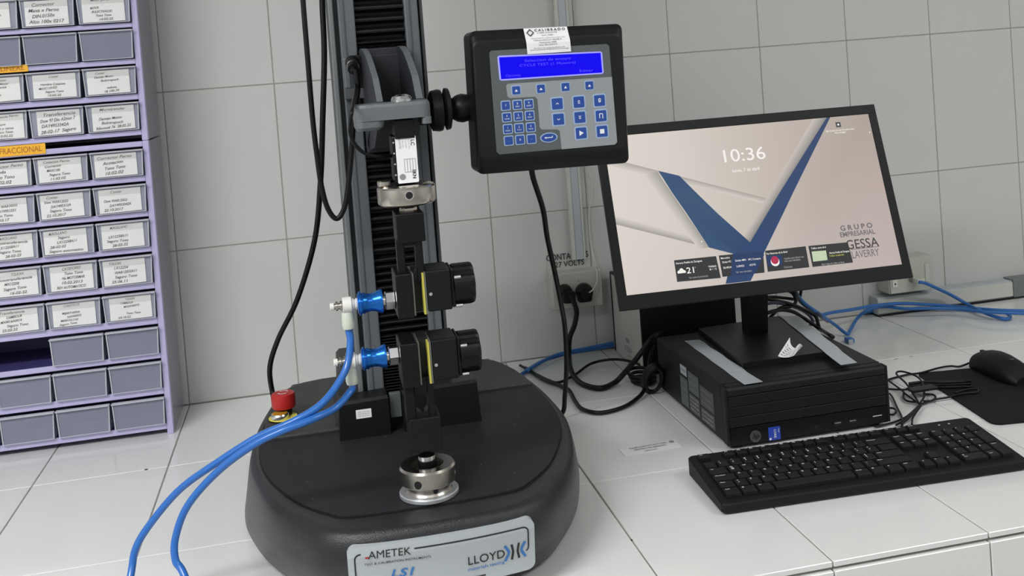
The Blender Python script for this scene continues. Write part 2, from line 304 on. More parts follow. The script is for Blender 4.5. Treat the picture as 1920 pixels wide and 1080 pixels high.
def cabinet(label, zb, zt, tops, rows):
    c = thing('drawer_cabinet', label, 'cabinet', ((CX0 + CX1) / 2, -0.08, zb), 'stacked drawer cabinets')
    for s, (a, d) in enumerate(((CX1 - 0.0105, CX1), (CX0, CX0 + 0.0105))):
        MB('lilac').box((a, CY, zb), (d, -0.144, zt), r=0.001, seg=1).build('front_post', c)
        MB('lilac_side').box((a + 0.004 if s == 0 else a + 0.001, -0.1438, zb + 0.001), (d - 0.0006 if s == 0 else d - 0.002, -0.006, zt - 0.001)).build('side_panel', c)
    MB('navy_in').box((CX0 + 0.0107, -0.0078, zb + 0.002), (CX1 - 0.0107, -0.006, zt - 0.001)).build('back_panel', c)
    for a, b in tops: rail(c, a, b)
    for z0, h, cols in rows:
        for k, (kind, lines) in enumerate(cols):
            if kind is None: continue
            drawer(c, COLR - 0.0008 - PITCH * k - (0.0005 if k else 0), z0, h, kind, lines, int(z0 * 9000) + k * 7, 0.004 if kind == 2 else 0.0)
    return c
E_ = (0, [])
def L(*a): return (1, list(a))
low_r = [(0.5035, 0.5128), (0.4434, 0.4536), (0.3822, 0.3915), (0.3209, 0.3302), (0.2566, 0.2673), (0.1945, 0.2062), (0.1343, 0.1436), (0.0715, 0.0827), (0.0095, 0.0199)]
def rowz(rs, i): z0 = rs[i + 1][1]; return z0 + 0.0006, rs[i][0] - z0 - 0.002
low_cols = [
    [L('Corrector Perno', 'Acotacion', 'Tono Tono', '10.02.02'), L('Cotacion Perno', 'Corrector', 'MAXC100', 'Seguro Tono', '11.02.02'), L('Corrector Perno', 'Sobrado', 'Seguro Tono', '10.02.02'), L('Motor Perno', 'Seguro Tono')],
    [L('Cotter', '', 'Dow WAR12033', 'DAY4953342A', '22.10.2017'), L('Cotter', 'Dow WAR12033', 'DAY495312A', 'Seguro Tono', '22.10.2017'), L('Cotter', 'Dow WAR10333', 'DAY0951231', 'Seguro Tono', '22.10.17'), L('Dow', 'Seguro')],
    [L('M.ROLLANO', '', 'LX12258A11', 'Seguro Tono', '28-02-22'), L('M.ROLLANO', 'Seguro', 'LX12258A11', '28-02-22', 'Seguro automatico'), L('M.ROLLANO', 'Mototransferencia', 'LX12258A11', 'Seguro Tono', '28-02-22'), L('M', 'Tono')],
    [L('TOLKAN', 'LX12254', 'WAR12033A11', 'Seguro Tono', '25.06.11'), L('CATEFORES', 'Tono Tono', 'No MOTORMAR', '10.02.2013', 'REV AUTOMATICO'), L('TOLKAN', 'Mototransferencia', 'MX12258', 'Seguro Tono', '16-02-22'), L('T', '10.02')],
    [L('TOLKAN', 'CAMBIOUR', 'MOLKA00773', '', 'Tono Tono', '29.10.22'), L('CORROTICOS', '', 'MEJARTUGENA', 'NAVA00322', 'M00015A1102', 'Seguro Tono'), L('Transferencia', 'CAMBIOUR', 'MX0016A0014', 'Seguro Tono', '22.02.22'), L('T', '22.02')],
    [E_, (2, None) if False else (0, []), (None, []), (None, [])],
    [E_, E_, E_, E_], [E_, E_, E_, E_]]
cabinet('lilac drawer cabinet standing on the bench, with bare grey drawers in its bottom rows', 0.0, 0.5133, low_r,
        [(*rowz(low_r, i), low_cols[i]) for i in range(8)])
up_r = [(0.8335, 0.8430), (0.7710, 0.7802), (0.7095, 0.7178), (0.6464, 0.6556), (0.5850, 0.5951), (0.5236, 0.5328)]
up_cols = [[E_, E_, E_, E_],
    [L('Motor perno', '', 'MOTOR', 'BULECTRASLID', 'Tono Tono', '10.02.22'), L('Corrector', 'Maxa x Perno', 'DIN.0150x', 'Alco 100x 0217'), L('Motor', 'Dino', 'Seguro Cotacion', 'Tono Tono', '22.10.27'), L('M')],
    [E_, E_, E_, E_],
    [L('Cotter', 'Damian Motor', 'Bulctrapuch', '', 'caduma', '18.100.30'), L('Cotter', '', 'Hombre Cotacion', 'MAXC1101023', 'Seguro Tono', '10.02.22'), L('Corrector', 'Seguro Motor', 'Rosca metrica', '', 'Seguro Tono', '23.02.17'), L('C')],
    [L('Microtransfer', '', 'Damian Motor', 'Bulctrapuch', 'Ribonuel 76  28.02.22'), L('Transferencia', 'Dow 97 Dio A2mor 7', 'DAY4953342A', '28-02-17  Seguro'), L('Transferencia Perno', '', 'Seguro', 'Motores y otros', 'Seguro Tono', '10.02.22'), L('C')]]
cabinet('lilac drawer cabinet stacked on top of the other one, in the upper left corner', 0.5138, 0.8440, up_r,
        [(*rowz(up_r, i), up_cols[i]) for i in range(5)])
# orange shelf labels
for nm, txt, a, b in (('LINEAL', 'LINEAL', (-0.1964, -0.1606, 0.6595), (-0.2399, -0.1606, 0.6484)), ('FRACCIONAL', 'FRACCIONAL', (-0.1803, -0.1606, 0.521), (-0.252, -0.1606, 0.5058))):
    x1, x0 = a[0], b[0] - 0.03; z1, z0 = a[2], b[2]
    if nm == 'LINEAL': z0, z1 = 0.6462, 0.6580
    else: z1 = z0 + 0.0175
    o = MB('orange', 'orange_ink'); o.org = (x0, CY, z0)
    o.box((x0, CY - 0.0012, z0), (x1, CY - 0.0002, z1)); wd = (x1 - b[0]) * (0.86 if nm == 'LINEAL' else 0.93)
    o.text(txt, (x1 - 0.006 - wd / 2, CY - 0.0016, (z0 + z1) / 2), X_, Z_, (z1 - z0) * 0.56, 1, width=wd)
    tag(o.build('shelf_label'), 'orange sticker reading %s on a lilac shelf edge' % txt, 'label')

# ------------------------------------------------------------------ testing machine
mc = thing('testing_machine', 'charcoal single-column materials testing machine with a wide rounded base', 'machine', (0.3625, -0.58, 0))
def smooth_closed(pts, sub=5):
    n = len(pts); out = []
    for i in range(n):
        p0, p1, p2, p3 = [Vector(pts[(i + k) % n]) for k in (-1, 0, 1, 2)]
        for k in range(sub):
            t = k / sub
            out.append((0.5 * ((2 * p1) + (p2 - p0) * t + (2 * p0 - 5 * p1 + 4 * p2 - p3) * t * t + (3 * p1 - p0 - 3 * p2 + p3) * t ** 3))[:2])
    return out
AX = 0.3625
def outline(hw, inset=0.0):
    r = [(AX + max(h - inset, 0.002), y + (inset if k > len(hw) - 4 else (-inset if k < 2 else 0))) for k, (y, h) in enumerate(hw)]
    l = [(2 * AX - x, y) for x, y in r[::-1]]
    return smooth_closed(r + l)
top = [(-0.292, 0.14), (-0.303, 0.172), (-0.36, 0.193), (-0.467, 0.212), (-0.55, 0.219), (-0.63, 0.2185), (-0.72, 0.203), (-0.785, 0.184), (-0.843, 0.152), (-0.885, 0.118), (-0.903, 0.06)]
bot = [(-0.300, 0.14), (-0.31, 0.172), (-0.36, 0.205), (-0.44, 0.228), (-0.526, 0.235), (-0.61, 0.230), (-0.68, 0.213), (-0.74, 0.191), (-0.80, 0.158), (-0.846, 0.122), (-0.868, 0.06)]
def lerp(a, b, t): return [(x[0] * (1 - t) + y[0] * t, x[1] * (1 - t) + y[1] * t) for x, y in zip(a, b)]
b = MB('base'); rings = []
for z, t, ins in ((0.004, 0.0, 0.006), (0.010, 0.05, 0), (0.03, 0.45, -0.002), (0.055, 0.85, -0.003), (0.078, 1.0, -0.001), (0.088, 1.0, 0.001), (0.095, 1.0, 0.003), (0.0995, 1.0, 0.0065), (0.101, 1.0, 0.0105)):
    rings.append([(x, y, z) for x, y in outline(lerp(bot, top, t), ins)])
b.loft(rings)
for sx in (-1, 1):
    for yy in (-0.40, -0.76): b.cyl((AX + sx * 0.12, yy, 0.0), 0.018, 0.006)
b.build('base', mc)
pl = [(-0.485, 0.201), (-0.53, 0.2035), (-0.60, 0.204), (-0.66, 0.198), (-0.72, 0.183), (-0.79, 0.153), (-0.835, 0.118), (-0.852, 0.095), (-0.857, 0.04)]
def outl2(hw, grow=0.0):
    r = [(AX + h + grow, y - (grow if k > 5 else 0)) for k, (y, h) in enumerate(hw)]; l = [(2 * AX - x, y) for x, y in r[::-1]]
    out = []
    for q in (r, l):
        for i in range(len(q) - 1):
            p0, p1, p2, p3 = [Vector(q[min(max(i + k, 0), len(q) - 1)]) for k in (-1, 0, 1, 2)]
            for k in range(4):
                t = k / 4; out.append((0.5 * ((2 * p1) + (p2 - p0) * t + (2 * p0 - 5 * p1 + 4 * p2 - p3) * t * t + (3 * p1 - p0 - 3 * p2 + p3) * t ** 3))[:2])
        out.append(q[-1])
    return out
b = MB('groove'); b.loft([[(x, y, 0.1012) for x, y in outl2(pl, 0.002)], [(x, y, 0.1016) for x, y in outl2(pl, 0.002)]], smooth=False); b.build('seam', mc)
b = MB('matte'); b.loft([[(x, y, 0.1017) for x, y in outl2(pl)], [(x, y, 0.1032) for x, y in outl2(pl)], [(x, y, 0.1036) for x, y in outl2(pl, -0.001)]], smooth=False); b.build('work_surface', mc)
# raised rear deck
rd = [(-0.312, 0.08), (-0.314, 0.12), (-0.322, 0.150), (-0.338, 0.167), (-0.365, 0.179), (-0.40, 0.189), (-0.44, 0.196), (-0.482, 0.200)]
r = [(AX + h, y) for y, h in rd]; l = [(AX - h, y) for y, h in rd[::-1]]
l = [(AX - 0.2005, -0.567), (AX - 0.2012, -0.53)] + l
r = r + [(AX + 0.10, -0.484), (AX + 0.09, -0.567)]
ring = r + l
b = MB('deck'); b.loft([[(x, y, 0.1008) for x, y in ring], [(x, y, 0.1055) for x, y in ring], [(AX + (x - AX) * 0.985, -0.43 + (y + 0.43) * 0.985, 0.1075) for x, y in ring]], smooth=False); b.build('rear_deck', mc)
# name plate on the front face
def front_pt(x, z):   # front face of the base follows a gentle bow
    return -0.9035 + 0.10 * (x - AX) ** 2 * 4
b = MB('plate', 'ink', 'logo_blue', 'logo_red'); px0, px1, pz0, pz1 = 0.2600, 0.4690, 0.0265, 0.0895
YP = -0.9115
def slant(x, z): return (x, YP + max(0.0, (0.078 - z)) * 0.22 + (x - AX) ** 2 * 0.9, z)
out = rrect(px0, pz0, px1, pz1, 0.010)
def edge_z(x):   # half height of the rounded plate at x
    d = min(x - px0, px1 - x); return 0.010 - math.sqrt(max(0.0, 0.010 ** 2 - (0.010 - d) ** 2)) if d < 0.010 else 0.0
xs_ = sorted(set([px0 + 0.0004 + 0.0016 * k for k in range(7)] + [px1 - 0.0004 - 0.0016 * k for k in range(7)] + [px0 + 0.010 + (px1 - px0 - 0.020) * k / 14 for k in range(15)]))
vs = []
for x in xs_:
    e = edge_z(x); zz = [pz0 + e, 0.060, 0.078, pz1 - e]; vs += [slant(x, z) for z in zz]
n = len(xs_); m = len(vs); fs = [(4 * i + j, 4 * i + 4 + j, 4 * i + 5 + j, 4 * i + 1 + j) for i in range(n - 1) for j in range(3)]
b.add(vs + [(v[0], v[1] + 0.010, v[2]) for v in vs], fs + [(4 * i + 3, 4 * i + 7, m + 4 * i + 7, m + 4 * i + 3) for i in range(n - 1)] + [(4 * i, m + 4 * i, m + 4 * i + 4, 4 * i + 4) for i in range(n - 1)] + [(j, j + 1, m + j + 1, m + j) for j in range(3)] + [(4 * n - 4 + j, m + 4 * n - 4 + j, m + 4 * n - 3 + j, 4 * n - 3 + j) for j in range(3)])
def PT(bb, t, x, z, h, mi, **k):
    o = slant(x, z); bb.text(t, (o[0], o[1] - 0.0006, o[2]), Vector((1, 1.8 * (x - AX), 0)), Vector((0, -0.215 if z < 0.078 else 0, 1)).normalized(), h, mi, **k)
def strip(bb, pts, wd, mi):   # thin flat line on the plate
    pp = []
    for (x0, z0), (x1, z1) in zip(pts[:-1], pts[1:]):
        k_ = max(1, int(abs(x1 - x0) / 0.012)); pp += [(x0 + (x1 - x0) * j / k_, z0 + (z1 - z0) * j / k_) for j in range(k_)]
    pts = pp + [pts[-1]]
    for (x0, z0), (x1, z1) in zip(pts[:-1], pts[1:]):
        d = Vector((x1 - x0, z1 - z0)).normalized() * wd / 2; nx, nz = -d.y, d.x
        q = [(x0 + nx, z0 + nz), (x1 + nx, z1 + nz), (x1 - nx, z1 - nz), (x0 - nx, z0 - nz)]
        bb.add([(slant(x, z)[0], slant(x, z)[1] - 0.0005, z) for x, z in q], [(3, 2, 1, 0)], mi)
arc = lambda cx, cz, r, a0, a1: [(cx + r * math.cos(math.radians(a0 + (a1 - a0) * k / 6)), cz + r * math.sin(math.radians(a0 + (a1 - a0) * k / 6))) for k in range(7)]
strip(b, [(0.3325, 0.0815)] + arc(0.455, 0.0755, 0.006, 90, 0) + arc(0.455, 0.057, 0.006, 0, -60), 0.0016, 1)
strip(b, [(0.275, 0.0815)] + arc(0.274, 0.0755, 0.006, 90, 180) + [(0.268, 0.040)], 0.0016, 1)
strip(b, [(0.36, 0.0335), (0.41, 0.0335)], 0.0016, 1)
PT(b, 'AMETEK', 0.3055, 0.0795, 0.0085, 1, off=0.0, shear=0.05, width=0.046)
strip(b, [(0.2795, 0.0772), (0.2835, 0.0772)], 0.002, 3)
PT(b, 'TEST & CALIBRATION INSTRUMENTS', 0.3140, 0.0695, 0.0026, 1, off=0.01, width=0.072)
PT(b, 'LS1', 0.3180, 0.0540, 0.0098, 2, off=0.02, shear=0.25, width=0.026)
PT(b, 'www.ametektest.com', 0.3150, 0.0405, 0.0045, 1, off=0.01, width=0.066)
PT(b, 'LLOYD', 0.4115, 0.0545, 0.0105, 1, off=0.004, width=0.042)
PT(b, 'materials testing', 0.4110, 0.0445, 0.0040, 2, off=0.008, width=0.042)
for x, s, mi in ((0.4375, 1, 2), (0.4525, -1, 2), (0.4425, 1, 1), (0.4480, -1, 1)):
    ww = 0.0045 if mi == 2 else 0.0016
    strip(b, [(x - s * ww, 0.0640), (x, 0.0560), (x, 0.0530), (x - s * ww, 0.0450)], 0.0030 if mi == 2 else 0.0026, mi)
b.build('name_plate', mc)['label'] = 'silver name plate'
# column: extrusion with slots, rails, bellows
cz0, cz1 = 0.102, 1.05
c0, c1 = 0.2965, 0.4285
b = MB('alu_dk'); b.box((c0, -0.545, cz0), (c1, -0.435, cz1), r=0.003); b.build('column', mc)
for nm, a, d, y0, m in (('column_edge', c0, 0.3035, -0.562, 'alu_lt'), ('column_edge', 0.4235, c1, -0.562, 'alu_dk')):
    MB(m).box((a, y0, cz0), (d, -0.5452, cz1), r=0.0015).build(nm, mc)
for a, d in ((0.3095, 0.3322), (0.4015, 0.4208)):
    b = MB('alu'); b.box((a, -0.570, cz0), (d, -0.5452, cz1), r=0.002)
    b.build('column_rail', mc)
    MB('alu_dk').box((a + 0.007, -0.5712, cz0), (a + 0.0085, -0.5701, cz1)).build('rail_groove', mc)
def bellows(z0, z1, pitch_fn, name='bellows'):
    zs = []; z = z1
    while z > z0: zs.append(z); z -= pitch_fn(z)
    zs.append(z0); vs = []; fs = []; mi = []; prof = []
    for a, c in zip(zs[:-1], zs[1:]):
        p = a - c; prof += [(-0.5640, a), (-0.5655, a - 0.12 * p), (-0.5640, a - 0.26 * p), (-0.5500, a - 0.5 * p), (-0.5500, a - 0.72 * p)]
    prof.append((-0.5640, z0)); n = len(prof)
    for x in (0.3325, 0.4012): vs += [(x, y, z) for y, z in prof]
    b = MB('rubber', 'rubber2')
    for i in range(n - 1): b.add([vs[i], vs[i + 1], vs[n + i + 1], vs[n + i]], [(0, 1, 2, 3)], 1 if i % 5 < 2 else 0)
    b.build(name, mc)
bellows(0.635, 1.04, lambda z: 0.0165)
bellows(0.145, 0.515, lambda z: 0.0148 if z > 0.345 else (0.0100 if z > 0.235 else 0.0042))
# housing behind / around the column foot
b = MB('deck'); b.box((0.2690, -0.5665, 0.103), (0.4560, -0.40, 0.140), r=0.006); b.build('column_plinth', mc)
b = MB('deck'); b.loft([[(0.2600, -0.555, 0.1045), (0.2964, -0.555, 0.1045), (0.2964, -0.41, 0.1045), (0.2600, -0.41, 0.1045)], [(0.2680, -0.552, 0.125), (0.2964, -0.552, 0.125), (0.2964, -0.41, 0.125), (0.2680, -0.41, 0.125)], [(0.2705, -0.548, 0.178), (0.2964, -0.548, 0.178), (0.2964, -0.43, 0.178), (0.2705, -0.43, 0.178)], [(0.2755, -0.54, 0.186), (0.2964, -0.54, 0.186), (0.2964, -0.44, 0.186), (0.2755, -0.44, 0.186)]], smooth=False); b.build('column_fairing', mc)
# motor cover box in front of the foot
b = MB('black_pl')
for x0, x1 in ((0.2650, 0.3345), (0.3535, 0.4615)):
    t0, t1 = (0.1555, 0.1575) if x0 < 0.3 else (0.1605, 0.1625)
    tl = 0.006 if x0 < 0.3 else 0.0; tr = 0.003 if x0 > 0.3 else 0.0
    b.loft([[(x0, -0.609, 0.1035), (x1, -0.609, 0.1035), (x1, -0.5725, 0.1035), (x0, -0.5725, 0.1035)],
            [(x0 + tl * 0.5, -0.609, t0 - 0.004), (x1 - tr, -0.609, t1 - 0.004), (x1 - tr, -0.5725, t1 - 0.001), (x0 + tl * 0.5, -0.5725, t0 - 0.001)],
            [(x0 + tl, -0.606, t0), (x1 - tr - 0.001, -0.606, t1), (x1 - tr - 0.001, -0.5725, t1), (x0 + tl, -0.5725, t0)]], smooth=False)
b.box((0.3345, -0.5890, 0.1035), (0.3535, -0.5725, 0.150)); b.build('motor_cover', mc)
MB('panel_dk').box((0.3365, -0.5985, 0.122), (0.3525, -0.5895, 0.156), r=0.001).build('guide_block', mc)
b = MB('sticker', 'faint'); a_, d_ = (0.2892, -0.6093, 0.1425), (0.3101, -0.6093, 0.1314)
b.box((a_[0], -0.6096, d_[2] - 0.0005), (d_[0], -0.6092, a_[2] + 0.0005)); cx_ = (a_[0] + d_[0]) / 2; cz_ = (a_[2] + d_[2]) / 2
for k in range(3): b.text('SERIE 105 KM 240V', (cx_, -0.6099, cz_ + 0.0028 - 0.0028 * k), X_, Z_, 0.0013, 1, width=0.016)
b.build('rating_label', mc)
# emergency stop
es = thing('emergency_stop', 'red emergency stop button on yellow disc at the rear left of the machine base', 'button', (0.1873, -0.4919, 0.1075))
ex, ey, ez = (0.1873, -0.4919, 0.1075)
b = MB('groove').cyl((ex + 0.002, ey + 0.012, ez), 0.0185, 0.002); b.build('socket_rim', es)
MB('yellow').cyl((ex, ey, ez + 0.0021), 0.0205, 0.0009).build('yellow_disc', es)
b = MB('steel'); b.lathe([(0.0125, 0.0005), (0.0130, 0.002), (0.0130, 0.0065), (0.0118, 0.0085), (0.0108, 0.0086)], (ex - 0.004, ey - 0.005, ez + 0.002)); b.build('collar', es)
MB('amber').cyl((ex - 0.004, ey - 0.005, ez + 0.0100), 0.0108, 0.0010).build('amber_ring', es)
MB('rubber').cyl((ex + 0.002, ey + 0.010, ez + 0.003), 0.0115, 0.012).build('neck', es)
ez -= 0.010; b = MB('red'); b.lathe([(0.0165, 0.024), (0.0175, 0.027), (0.0175, 0.040), (0.0165, 0.0445), (0.0125, 0.0455), (0.011, 0.0446)], (ex + 0.002, ey + 0.010, ez), n=12); b.build('push_cap', es)
b = MB('white'); cxx, cyy, czz = ex + 0.002, ey + 0.010, ez + 0.0458
for k in range(2):
    for j in range(5):
        a0 = math.radians(180 * k + 20 + 22 * j); a1 = math.radians(180 * k + 20 + 22 * j + 22)
        b.add([(cxx + rr * math.cos(a), cyy + rr * math.sin(a), czz) for a, rr in ((a0, 0.0065), (a1, 0.0065), (a1, 0.0085), (a0, 0.0085))], [(0, 1, 2, 3)])
MB('red').cyl((cxx, cyy, ez + 0.0445), 0.0115, 0.0010, n=12).build('cap_face', es)
b.build('turn_arrows', es)

# ------------------------------------------------------------------ crosshead
ch = thing('crosshead', 'grey cast crosshead bracket clamped on the column, carrying the load cell', 'bracket', (0.3625, -0.60, 0.55))
MB('carr').box((0.3340, -0.5900, 0.4900), (0.3990, -0.5720, 0.6340), r=0.002).build('carriage_plate', ch)
MB('carr').box((0.3440, -0.5960, 0.4995), (0.3880, -0.5902, 0.625), r=0.002).build('front_cover', ch)
def rib(xt, xb, th):
    # curved web: near the column at the top, out to the bar at the bottom
    P = [(-0.592, 0.6345, xt), (-0.625, 0.6325, xt + (xb - xt) * 0.15), (-0.665, 0.625, xt + (xb - xt) * 0.35), (-0.705, 0.611, xt + (xb - xt) * 0.55), (-0.745, 0.593, xt + (xb - xt) * 0.8), (-0.775, 0.565, xb)]
    b = MB('cast'); bo = [(-0.592, 0.5), (-0.60, 0.51), (-0.62, 0.52), (-0.66, 0.53), (-0.70, 0.54), (-0.775, 0.5465)]
    rg = []
    for (y, z, x), (y2, z2) in zip(P, bo): rg.append([(x, y, z), (x + th, y, z), (x + th, y2, z2), (x, y2, z2)])
    b.mats = ['cast', 'carr']; n = 4; vs = [p for r in rg for p in r]
    for i in range(len(rg) - 1):
        for k in range(4): b.add([vs[i * 4 + k], vs[i * 4 + (k + 1) % 4], vs[i * 4 + 4 + (k + 1) % 4], vs[i * 4 + 4 + k]], [(0, 1, 2, 3)], 0 if k == 0 else 1)
    b.add(rg[0], [(3, 2, 1, 0)], 1); b.add(rg[-1], [(0, 1, 2, 3)], 1); b.build('rib', ch)
rib(0.3345, 0.3395, 0.0075); rib(0.3855, 0.3870, 0.0085)
b = MB('cast'); by0, by1 = -0.846, -0.776
out = rrect(0.3090, by0, 0.3960, by1, 0.012)
b.loft([[(x, y, z) for x, y in out] for z in (0.5455, 0.5605)] + [[(AX - 0.01 + (x - AX + 0.01) * 0.97, -0.811 + (y + 0.811) * 0.96, 0.5640) for x, y in out]], smooth=False)
out = rrect(0.3095, by0 + 0.001, 0.3430, by1, 0.010); b.loft([[(x, y, 0.5456) for x, y in out], [(0.311 + (x - 0.311) * 0.93, y, 0.538) for x, y in out], [(0.316 + (x - 0.316) * 0.75, -0.811 + (y + 0.811) * 0.9, 0.5345) for x, y in out]], smooth=False)
out = rrect(0.3850, by0 + 0.001, 0.3958, by1, 0.004); b.loft([[(x, y, 0.5456) for x, y in out], [(x, y, 0.5375) for x, y in out]], smooth=False)
b.build('load_bar', ch)
b = MB('carr'); b.prism([(-0.592, 0.545), (-0.775, 0.545), (-0.770, 0.530), (-0.70, 0.505), (-0.62, 0.497), (-0.592, 0.497)], 0.3375, 0.3900, 'YZ'); b.build('gusset', ch)
b = MB('steel'); b.lathe([(0.0125, 0.0), (0.0125, 0.003), (0.0105, 0.0065), (0.006, 0.0085)], (0.3655, -0.815, 0.5641), n=24); b.build('cap_bolt', ch)
MB('groove').cyl((0.3655, -0.815, 0.5727), 0.004, 0.0003, n=6).build('bolt_socket', ch)
# plug block on the left of the crosshead
MB('alu').box((0.3104, -0.6, 0.6232), ((0.3186, -0.6, 0.5818)[0], -0.585, (0.3186, -0.6, 0.5818)[2]), r=0.0015).build('plug_bracket', ch)
MB('alu_dk').box((0.3085, -0.6, 0.5811), ((0.3355, -0.6, 0.5665)[0], -0.585, (0.3355, -0.6, 0.5665)[2]), r=0.0015).build('plug_bracket_foot', ch)
MB('rubber').box((0.3229, -0.6, 0.626), ((0.3366, -0.6, 0.5796)[0], -0.582, (0.3366, -0.6, 0.5796)[2]), r=0.002).build('socket_block', ch)
MB('alu_dk').box((0.3114, -0.59, 0.5668), ((0.3255, -0.59, 0.5436)[0], -0.578, (0.3255, -0.59, 0.5436)[2])).build('slider', ch)
pg = thing('cable_plug', 'small black round plug with a silver ring on the left of the crosshead', 'plug', (0.3233, -0.63, 0.6138))
pxx, pyy, pzz = (0.3219, -0.63, 0.6139)
T = Matrix.Translation((pxx, -0.601, pzz + 0.004)) @ Matrix.Rotation(math.radians(25), 4, 'X')
b = MB('rubber'); b.lathe([(0.009, 0), (0.009, -0.012), (0.0075, -0.013), (0.0075, -0.026)], axis='Y', n=18, mtx=T); b.build('plug_body', pg)
MB('steel').lathe([(0.0083, -0.0135), (0.0083, -0.017)], axis='Y', n=18, mtx=T).build('silver_ring', pg)
MB('rubber').lathe([(0.005, -0.0262), (0.0035, -0.036)], axis='Y', n=14, mtx=T).build('strain_relief', pg)

# ------------------------------------------------------------------ load train on the axis
YA = -0.815
lc = thing('load_cell', 'black S-shaped load cell with a white LC 1KN label, hanging under the crosshead', 'sensor', (0.3625, YA, 0.45))
def fr(b, a, d, y0, y1, r=0.001, mi=0): b.box((a[0], y0, a[2]), (d[0], y1, d[2]), mi, r=r); return b
b = MB('grip'); fr(b, (0.3527, -0.838, 0.5439), (0.3755, -0.838, 0.5222), -0.838, -0.79, 0.001); b.build('neck_block', lc)
b = MB('grip', 'groove')
A1, A2 = (0.349, -0.835, 0.5256), (0.3775, -0.835, 0.4723)
fr(b, A1, A2, -0.835, -0.795, 0.002)
b.build('cell_body', lc)
for k in range(4):
    q = (0.3499, -0.8354, 0.5219)
    MB('steel').cyl((A1[0] + 0.0015, -0.8352, q[2] - 0.0035 - 0.0125 * k), 0.0011, -0.0006, axis='Y', n=10).build('screw', lc)
b = MB('sticker', 'ink', 'faint'); S1, S2 = (0.3526, -0.8362, 0.5254), (0.3766, -0.8362, 0.4707)
b.prism(rrect(S1[0], S2[2], S2[0], S1[2] - 0.0005, 0.0015), -0.8362, -0.8352)
sx, sz = S2[0] - S1[0], S1[2] - S2[2]
dn = (0, 0, -1)
b.text('LC', (S2[0] - 0.0045, -0.8366, S1[2] - 0.0085), dn, X_, 0.0042, 1, off=0.01)
b.text('1KN', (S2[0] - 0.0050, -0.8366, S2[2] + 0.0100), dn, X_, 0.0040, 1, off=0.02)
for k, t in enumerate(('Capacity 1KN', 'Serial 00104', 'P/N 1421')): b.text(t, (S2[0] - 0.0085 - 0.0036 * k, -0.8366, S1[2] - 0.0095), dn, X_, 0.0012, 2, width=0.011 - 0.0015 * k)
b.text('LLOYD', (S1[0] + 0.0050, -0.8366, S1[2] - 0.009), dn, X_, 0.0022, 2, width=0.011)
for k in range(5): b.box((S1[0] + 0.0085 + 0.0032 * k, -0.8366, S2[2] + 0.0125), (S1[0] + 0.0088 + 0.0032 * k, -0.8363, S2[2] + 0.0275), 2)
for z in (0.0125, 0.0275): b.box((S1[0] + 0.0085, -0.8366, S2[2] + z), (S1[0] + 0.0216, -0.8363, S2[2] + z + 0.0003), 2)
b.lathe([(0.0035, 0), (0.0028, 0.0001)], (S1[0] + 0.0055, -0.8367, S2[2] + 0.0075), 'Y', 16, 2)
b.build('cell_label', lc)['label'] = 'white printed label'
# upper coupling collar
cc = thing('coupling_collar', 'nickel coupling collar with cross holes screwed under the load cell', 'coupling', (0.364, YA, 0.40))
cm = (0.3628, -0.815, 0.4567); CXc = cm[0]; CZc = cm[2]
rr = ((0.3972, -0.815, 0.4533)[0] - (0.3288, -0.815, 0.4601)[0]) / 2
b = MB('nickel'); b.lathe([(rr - 0.004, -0.0125), (rr - 0.001, -0.0105), (rr, -0.0085), (rr, 0.0075), (rr - 0.0015, 0.0095), (rr - 0.006, 0.0115), (0.012, 0.0116)], (CXc, YA, CZc), n=48); b.build('collar_ring', cc)
b = MB('groove'); b.cyl((CXc, YA - rr - 0.0004, CZc + 0.001), 0.0042, 0.004, axis='Y', n=16); b.build('cross_hole', cc)
MB('steel').lathe([(0.0052, 0.0), (0.0052, 0.0012), (0.0044, 0.0016)], (CXc, YA - rr - 0.0002, CZc + 0.001), 'Y', 18).build('hole_rim', cc)
b = MB('nickel'); b.cyl((CXc - 0.026, YA - 0.006, CZc + 0.0112), 0.0075, 0.0065, ch=0.001); b.build('side_screw', cc)
MB('grip').cyl((CXc, YA, CZc - 0.0175), 0.0085, 0.0055).build('stud', cc)
q1, q2 = (0.3534, -0.822, 0.4403), (0.3733, -0.822, 0.4313)
MB('nickel').cyl(((q1[0] + q2[0]) / 2, YA, q2[2] - 0.0015), (q2[0] - q1[0]) / 2 * 1.04, q1[2] - q2[2] + 0.0015, n=6, ch=0.0008).build('hex_nut', cc)

